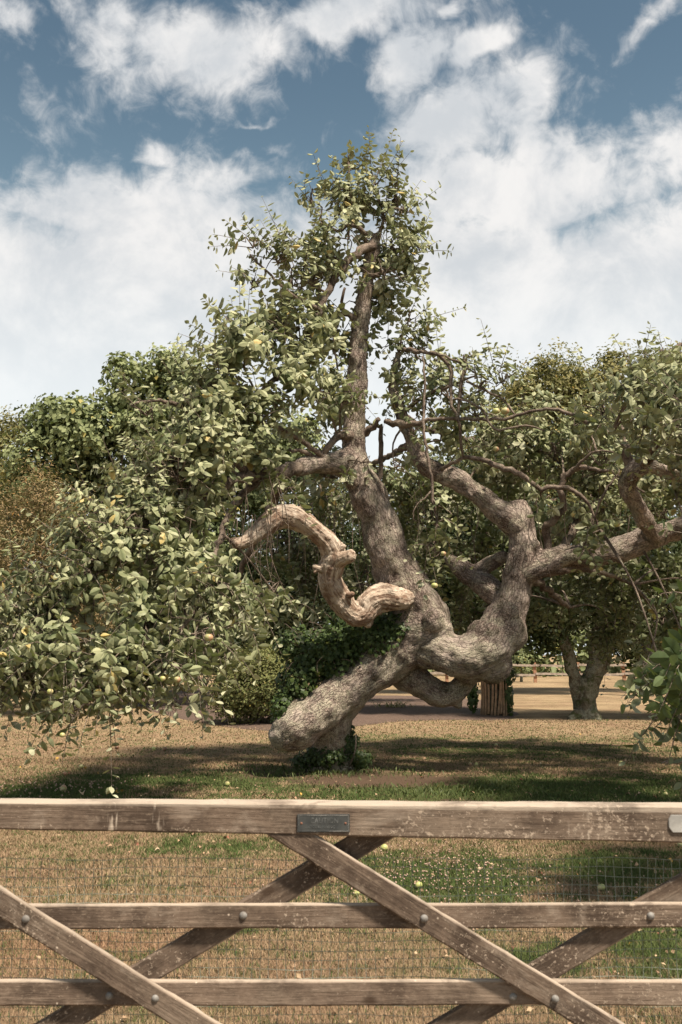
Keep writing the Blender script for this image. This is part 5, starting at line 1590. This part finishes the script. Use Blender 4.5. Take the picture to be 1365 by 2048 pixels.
    for px in (603.5, 691.5):
        x, z = X(px, 1645), Z(1646)
        V = [[0, -.0016, 0]] + [[math.cos(a) * q, y_, math.sin(a) * q] for (q, y_) in ((.0022, -.0013), (.0034, 0)) for a in np.linspace(0, 2 * math.pi, 12, endpoint=False)]
        F3 = np.array([[0, 1 + j, 1 + (j + 1) % 12] for j in range(12)]); F4 = np.array([[1 + j, 13 + j, 13 + (j + 1) % 12, 1 + (j + 1) % 12] for j in range(12)])
        put('screw', np_mesh('screw', V, [F4, F3]), MAT['rust'], sg, (x, GY - .005, z))

    def text(s_, px, py, size, name, fit):
        cu = bpy.data.curves.new(name, 'FONT')
        cu.body = s_; cu.size = size; cu.extrude = .0003; cu.align_x = 'LEFT'; cu.align_y = 'CENTER'; cu.space_character = 1.12
        ob = bpy.data.objects.new(name, cu); COL.objects.link(ob)
        dg = bpy.context.evaluated_depsgraph_get()
        me = bpy.data.meshes.new_from_object(ob.evaluated_get(dg))
        bpy.data.objects.remove(ob)
        me.materials.clear()
        me.transform(Matrix.Rotation(R(90), 4, 'X'))
        wd = max(v.co.x for v in me.vertices) - min(v.co.x for v in me.vertices)
        me.transform(Matrix.Diagonal((fit / wd, 1, 1, 1)))
        o = put(name, me, MAT['letter'], sg, (X(px, py), GY - .0054, Z(py)))
        return o
    text('CAUTION', 621, 1641, .0215, 'lettering', M(55, 1641, GY))
    text('DOGS RUNNING', 612, 1653.5, .0105, 'lettering', M(58, 1641, GY))


# ================================================================== on the lawn
def build_litter():
    # windfall apples
    A = [(769, 1698, 16, 'apple_green', 'pale green windfall apple on clover, just under the top rail beside the crossed braces'),
         (838, 1773, 16, 'apple_green', 'green windfall apple with a dark calyx behind the wire netting, in the clover patch'),
         (714, 1789, 13, 'apple_green', 'yellow windfall apple half hidden behind the long front brace'),
         (1203, 1777, 16, 'apple_green', 'lime green windfall apple behind the netting, right of the clover patch'),
         (1362, 1690, 16, 'apple', 'yellow windfall apple just below the latch plate'),
         (127, 1579, 14, 'apple', 'large pale windfall apple among yellow leaves on the green patch at the left'),
         (163, 1535, 10, 'apple', 'tan windfall apple on the shaded lawn under the lowest left leaves'),
         (131, 1549, 9, 'apple_brown', 'dull brownish windfall apple next to a red brown leaf at the left'),
         (308, 1499, 9, 'apple_green', 'pale windfall apple, first of the row of three left of the trunk'),
         (330, 1499, 9, 'apple_brown', 'reddish brown windfall apple, middle of the row of three left of the trunk'),
         (384, 1496, 9, 'apple_green', 'greenish windfall apple, the one of the row of three nearest the trunk'),
         (231, 1459, 8, 'apple', 'small pale windfall apple beyond the dangling spray of leaves'),
         (234, 1496, 8, 'apple_brown', 'faint tan windfall apple at the edge of the shade, left of the row of three'),
         (455, 1569, 10, 'apple_green', 'green windfall apple in the shade below the broken trunk end'),
         (700, 1463, 7, 'apple', 'yellow windfall apple by the edge of the soil bed behind the trunk'),
         (941, 1529, 8, 'apple', 'pinkish windfall apple touching a paler one, right of the stump'),
         (953, 1530, 8, 'apple_green', 'pale windfall apple touching a pinkish one, right of the stump'),
         (1242, 1527, 9, 'apple_green', 'cream windfall apple alone on the sunny lawn at the right'),
         (1332, 1589, 9, 'apple_green', 'green windfall apple just above the top rail near the right end of the gate'),
         (993, 1491, 7, 'apple', 'small tan windfall apple on the sunlit lawn below the far caned trunk'),
         (60, 1603, 12, 'apple', 'yellow windfall apple peeping over the top rail at the far left')]
    for (px, py, w, m, lab) in A:
        g = G(px, py + w * .3)
        r = M(w, py, g.y) / 2
        o = put('apple', apple_mesh(r), MAT[m], None, (g.x, g.y, r * .85))
        o.rotation_euler = (rng.uniform(-1.2, 1.2), rng.uniform(-1.2, 1.2), rng.uniform(0, 6))
        tag(o, lab, 'apple', 'windfall apples on the lawn')

    # fallen leaves: curled, four colours
    mats = {}
    for nme, a, b_ in (('tan', (0.38, 0.25, 0.15), (0.26, 0.16, 0.10)), ('yellow', (0.48, 0.30, 0.07), (0.38, 0.21, 0.05)), ('rust', (0.27, 0.105, 0.06), (0.17, 0.07, 0.045)), ('cream', (0.46, 0.36, 0.24), (0.34, 0.25, 0.16))):
        mats[nme] = simple_mat('fallen_leaf_' + nme, a, b_, 35, 0.7, bumps=.4, bd=.004)
    def curled(seed):
        V, F = [], []
        rx = random.Random(seed)
        curl = rx.uniform(.5, 1.6); tw = rx.uniform(-1.2, 1.2); cup = rx.uniform(.2, .9)
        rows = [(0, .02), (.12, .02), (.25, .2), (.45, .29), (.65, .27), (.83, .16), (1, .01)]
        for (x, w) in rows:
            for s_ in (-1, -.5, 0, .5, 1):
                y = s_ * w
                z = cup * abs(y) ** 1.3 * 1.6 + .22 * curl * math.sin(x * 3.0) + .02 * rx.uniform(-1, 1)
                c_, n_ = math.cos(tw * x), math.sin(tw * x)
                V.append([x - .5 - .1 * curl * x, y * c_ - z * n_, y * n_ + z * c_])
        for i in range(len(rows) - 1):
            for j in range(4):
                F.append([i * 5 + j, (i + 1) * 5 + j, (i + 1) * 5 + j + 1, i * 5 + j + 1])
        V = np.array(V); V[:, 2] -= V[:, 2].min()
        return np_mesh('fallen_leaf', V, np.array(F), True)
    variants = {}
    for nme in mats:
        variants[nme] = []
        for k in range(5):
            me = curled(hash_(nme, k)); me.materials.append(mats[nme]); variants[nme].append(me)
    L = [(55, 1503, 8, 'tan'), (40, 1537, 8, 'yellow'), (138, 1550, 10, 'rust'), (170, 1540, 9, 'yellow'), (195, 1549, 10, 'yellow'), (115, 1520, 10, 'yellow'), (57, 1569, 12, 'tan'), (140, 1576, 10, 'cream'), (165, 1594, 22, 'cream'), (232, 1588, 11, 'yellow'), (246, 1585, 12, 'yellow'), (60, 1590, 9, 'tan'),
         (255, 1543, 12, 'tan'), (300, 1556, 9, 'cream'), (392, 1535, 11, 'tan'), (418, 1541, 9, 'yellow'), (378, 1565, 9, 'tan'), (291, 1592, 10, 'tan'), (328, 1590, 9, 'cream'), (345, 1585, 12, 'tan'), (480, 1548, 9, 'tan'), (600, 1591, 11, 'yellow'), (589, 1601, 14, 'tan'), (530, 1595, 14, 'tan'), (545, 1590, 10, 'tan'), (660, 1578, 9, 'yellow'), (312, 1485, 10, 'cream'), (138, 1491, 9, 'tan'), (62, 1505, 9, 'cream'),
         (770, 1533, 11, 'tan'), (845, 1558, 10, 'rust'), (888, 1525, 10, 'tan'), (1043, 1564, 9, 'rust'), (945, 1590, 14, 'tan'), (1060, 1592, 12, 'tan'), (1164, 1550, 10, 'cream'), (1257, 1592, 12, 'tan'), (1310, 1598, 10, 'rust'), (1280, 1590, 9, 'cream'), (1082, 1530, 9, 'cream'), (1252, 1523, 9, 'cream'), (990, 1506, 9, 'cream'), (1320, 1562, 9, 'tan'), (850, 1520, 9, 'tan'), (1160, 1470, 7, 'yellow'),
         (175, 1667, 10, 'rust'), (58, 1665, 8, 'tan'), (190, 1728, 14, 'cream'), (220, 1697, 12, 'tan'), (262, 1709, 12, 'tan'), (315, 1706, 15, 'cream'), (318, 1748, 11, 'tan'), (360, 1687, 14, 'tan'), (455, 1682, 15, 'rust'), (400, 1698, 9, 'tan'), (385, 1673, 16, 'tan'), (275, 1695, 12, 'rust'), (18, 1764, 9, 'yellow'), (137, 1778, 11, 'tan'), (410, 1710, 9, 'tan'), (500, 1668, 12, 'tan'),
         (665, 1770, 12, 'tan'), (903, 1786, 14, 'cream'), (961, 1743, 14, 'cream'), (805, 1713, 10, 'tan'), (1160, 1732, 11, 'yellow'), (1080, 1752, 12, 'rust'), (1075, 1766, 16, 'tan'), (1163, 1693, 10, 'rust'), (1190, 1708, 13, 'rust'), (1232, 1719, 13, 'tan'), (1273, 1733, 12, 'tan'), (1340, 1726, 16, 'yellow'), (1274, 1800, 11, 'yellow'), (1263, 1782, 13, 'tan'), (962, 1802, 9, 'tan'), (1100, 1720, 13, 'cream'), (1045, 1885, 11, 'tan'), (1028, 1902, 12, 'rust'), (1262, 1893, 10, 'yellow'), (1320, 1873, 9, 'rust'), (1230, 1950, 10, 'tan'), (773, 1925, 11, 'tan'), (790, 1870, 10, 'rust'), (1270, 2042, 14, 'cream'), (1240, 1955, 9, 'cream'), (700, 1712, 9, 'tan'), (790, 1850, 9, 'tan'), (470, 1775, 9, 'rust'), (500, 1770, 9, 'rust')]
    where = lambda px, py: ('round the shaded stump' if 480 < px < 1000 and py < 1610 else 'beyond the top rail, left of the stump' if px < 700 and py < 1610 else 'beyond the top rail, right of the stump' if py < 1610 else
                            'seen left of the crossed braces' if px < 600 else 'seen through the upper netting' if py < 1810 else 'seen low between the rails')
    word = {'tan': 'tan', 'yellow': 'yellow orange', 'rust': 'reddish brown', 'cream': 'pale cream'}
    order = ['leftmost', 'second from left', 'third from left', 'fourth from left', 'fifth from left', 'sixth from left', 'seventh from left', 'eighth from left', 'ninth from left', 'tenth from left', 'eleventh from left', 'twelfth from left']
    L.sort()
    seen, total = {}, {}
    for q in L:
        kk = (q[3], where(q[0], q[1])); total[kk] = total.get(kk, 0) + 1
    for i, (px, py, w, nme) in enumerate(L):
        g = G(px, py)
        o = bpy.data.objects.new('fallen_leaf', variants[nme][i % 5])
        COL.objects.link(o)
        s_ = M(w, py, g.y) * 1.05
        o.location = (g.x, g.y, .012)
        o.scale = (s_, s_, s_)
        o.rotation_euler = (rng.normal(0, .3), rng.normal(0, .3), rng.uniform(0, 6.28))
        kk = (nme, where(px, py)); seen[kk] = seen.get(kk, 0) + 1
        lab = (word[nme] + ' fallen leaf ' + kk[1]) if total[kk] == 1 else (order[seen[kk] - 1] + ' of the ' + word[nme] + ' leaves ' + kk[1])
        tag(o, lab, 'fallen leaf', word[nme] + ' fallen leaves ' + kk[1])
    # tiny crumbs of dead leaf all over the lawn
    n = 1500
    y = rng.uniform(4, 20, n) ; x = rng.uniform(-.38, .38, n) * (y + .5)
    Pn = np.stack([x, y, np.full(n, .02)], -1)
    N = nrm(rng.normal(0, .5, (n, 3)) + [0, 0, 1]); A_ = nrm(np.cross(N, rng.normal(0, 1, (n, 3))))
    S = rng.uniform(.012, .036, n)
    me = quad_leaves('leaf_litter', Pn, A_, N, S, rng.random(n), .7)
    lm = leaf_mat('leaf_litter', (0.18, 0.10, 0.06), (0.40, 0.29, 0.18), (0.36, 0.27, 0.17), .7, .0)
    tag(put('leaf_litter', me, lm), 'small crumbs of dead leaf scattered through the lawn', 'leaf litter', kind='stuff')
    # clover heads gone over, in the greener patch beyond the gate
    bmv, bmf = [], []
    octv = np.array([[1, 0, 0], [-1, 0, 0], [0, 1, 0], [0, -1, 0], [0, 0, 1], [0, 0, -1]]); octf = np.array([[0, 2, 4], [2, 1, 4], [1, 3, 4], [3, 0, 4], [2, 0, 5], [1, 2, 5], [3, 1, 5], [0, 3, 5]])
    c = G(880, 1752); k = 0
    for i in range(620):
        gx, gy = c.x + rng.normal(0, .48), c.y + rng.normal(0, .55)
        bmv.append(octv * rng.uniform(.004, .0095) + [gx, gy, rng.uniform(.025, .045)]); bmf.append(octf + k); k += 6
    c = G(60, 1580)
    for i in range(160):
        gx, gy = c.x + rng.normal(0, .7), c.y + rng.normal(0, .4)
        bmv.append(octv * rng.uniform(.008, .014) + [gx, gy, rng.uniform(.025, .045)]); bmf.append(octf + k); k += 6
    tag(put('clover_heads', np_mesh('clover_heads', np.concatenate(bmv), np.concatenate(bmf)), MAT['clover']), 'dried clover heads in the green patch of lawn beyond the gate', 'clover', kind='stuff')
    # weeds and longer grass round the stump
    n = 1500
    cs = [(G(650, 1548), .75, .28, .45), (G(930, 1585), .9, .35, .35), (G(560, 1540), .5, .3, .2)]
    V, F, A_ = [], [], []
    for i in range(n):
        c, sx, sy, _w = cs[rng.choice(3, p=[.45, .35, .2])]
        x, y = c.x + rng.normal(0, sx), c.y + rng.normal(0, sy)
        a, q = rng.uniform(0, 6.28), rng.uniform(0, 6.28)
        h, w, l = rng.uniform(.03, .08), rng.uniform(.004, .010), rng.uniform(.02, .08)
        b = len(V)
        dx, dy = math.cos(a) * w, math.sin(a) * w
        V += [(x - dx * .4, y - dy * .4, 0), (x + dx * .4, y + dy * .4, 0), (x + dx + math.cos(q) * l * .5, y + dy + math.sin(q) * l * .5, h * .7), (x - dx + math.cos(q) * l * .5, y - dy + math.sin(q) * l * .5, h * .7), (x + math.cos(q) * l, y + math.sin(q) * l, h)]
        F += [(b, b + 1, b + 2), (b, b + 2, b + 3), (b + 3, b + 2, b + 4)]
        A_ += [rng.random() * .8] * 5
    wm = leaf_mat('weed_leaf', (0.03, 0.05, 0.014), (0.085, 0.105, 0.035), (0.09, 0.11, 0.04), .6, .15)
    tag(put('weeds', np_mesh('weeds', V, np.array(F), True, {'rnd': np.array(A_)}), wm), 'small green weeds and longer grass round the stump', 'weeds', kind='stuff')
    # fallen twig
    g = G(1345, 1530)
    t = Tubes()
    t.add([(g.x - .16, g.y, .02), (g.x - .04, g.y + .03, .06), (g.x + .07, g.y - .02, .05), (g.x + .17, g.y + .04, .02)], [.012, .011, .010, .006], 6, .04, .2)
    t.add([(g.x - .04, g.y + .03, .06), (g.x - .10, g.y - .05, .03), (g.x - .13, g.y - .1, .02)], [.009, .007, .004], 5, .04, .2)
    tag(put('fallen_twig', t.mesh('fallen_twig'), simple_mat('black_twig', (.05, .04, .035), (.03, .025, .02), 20)), 'dark forked twig lying on the sunny lawn at the right edge', 'twig')


def hash_(s, k):
    return sum(ord(c) * (i + 3) for i, c in enumerate(s)) * 31 + k * 101


build_ground()
build_grass()
build_background()
build_main_tree()
build_near_tree()
build_ivy()
build_gate()
build_litter()
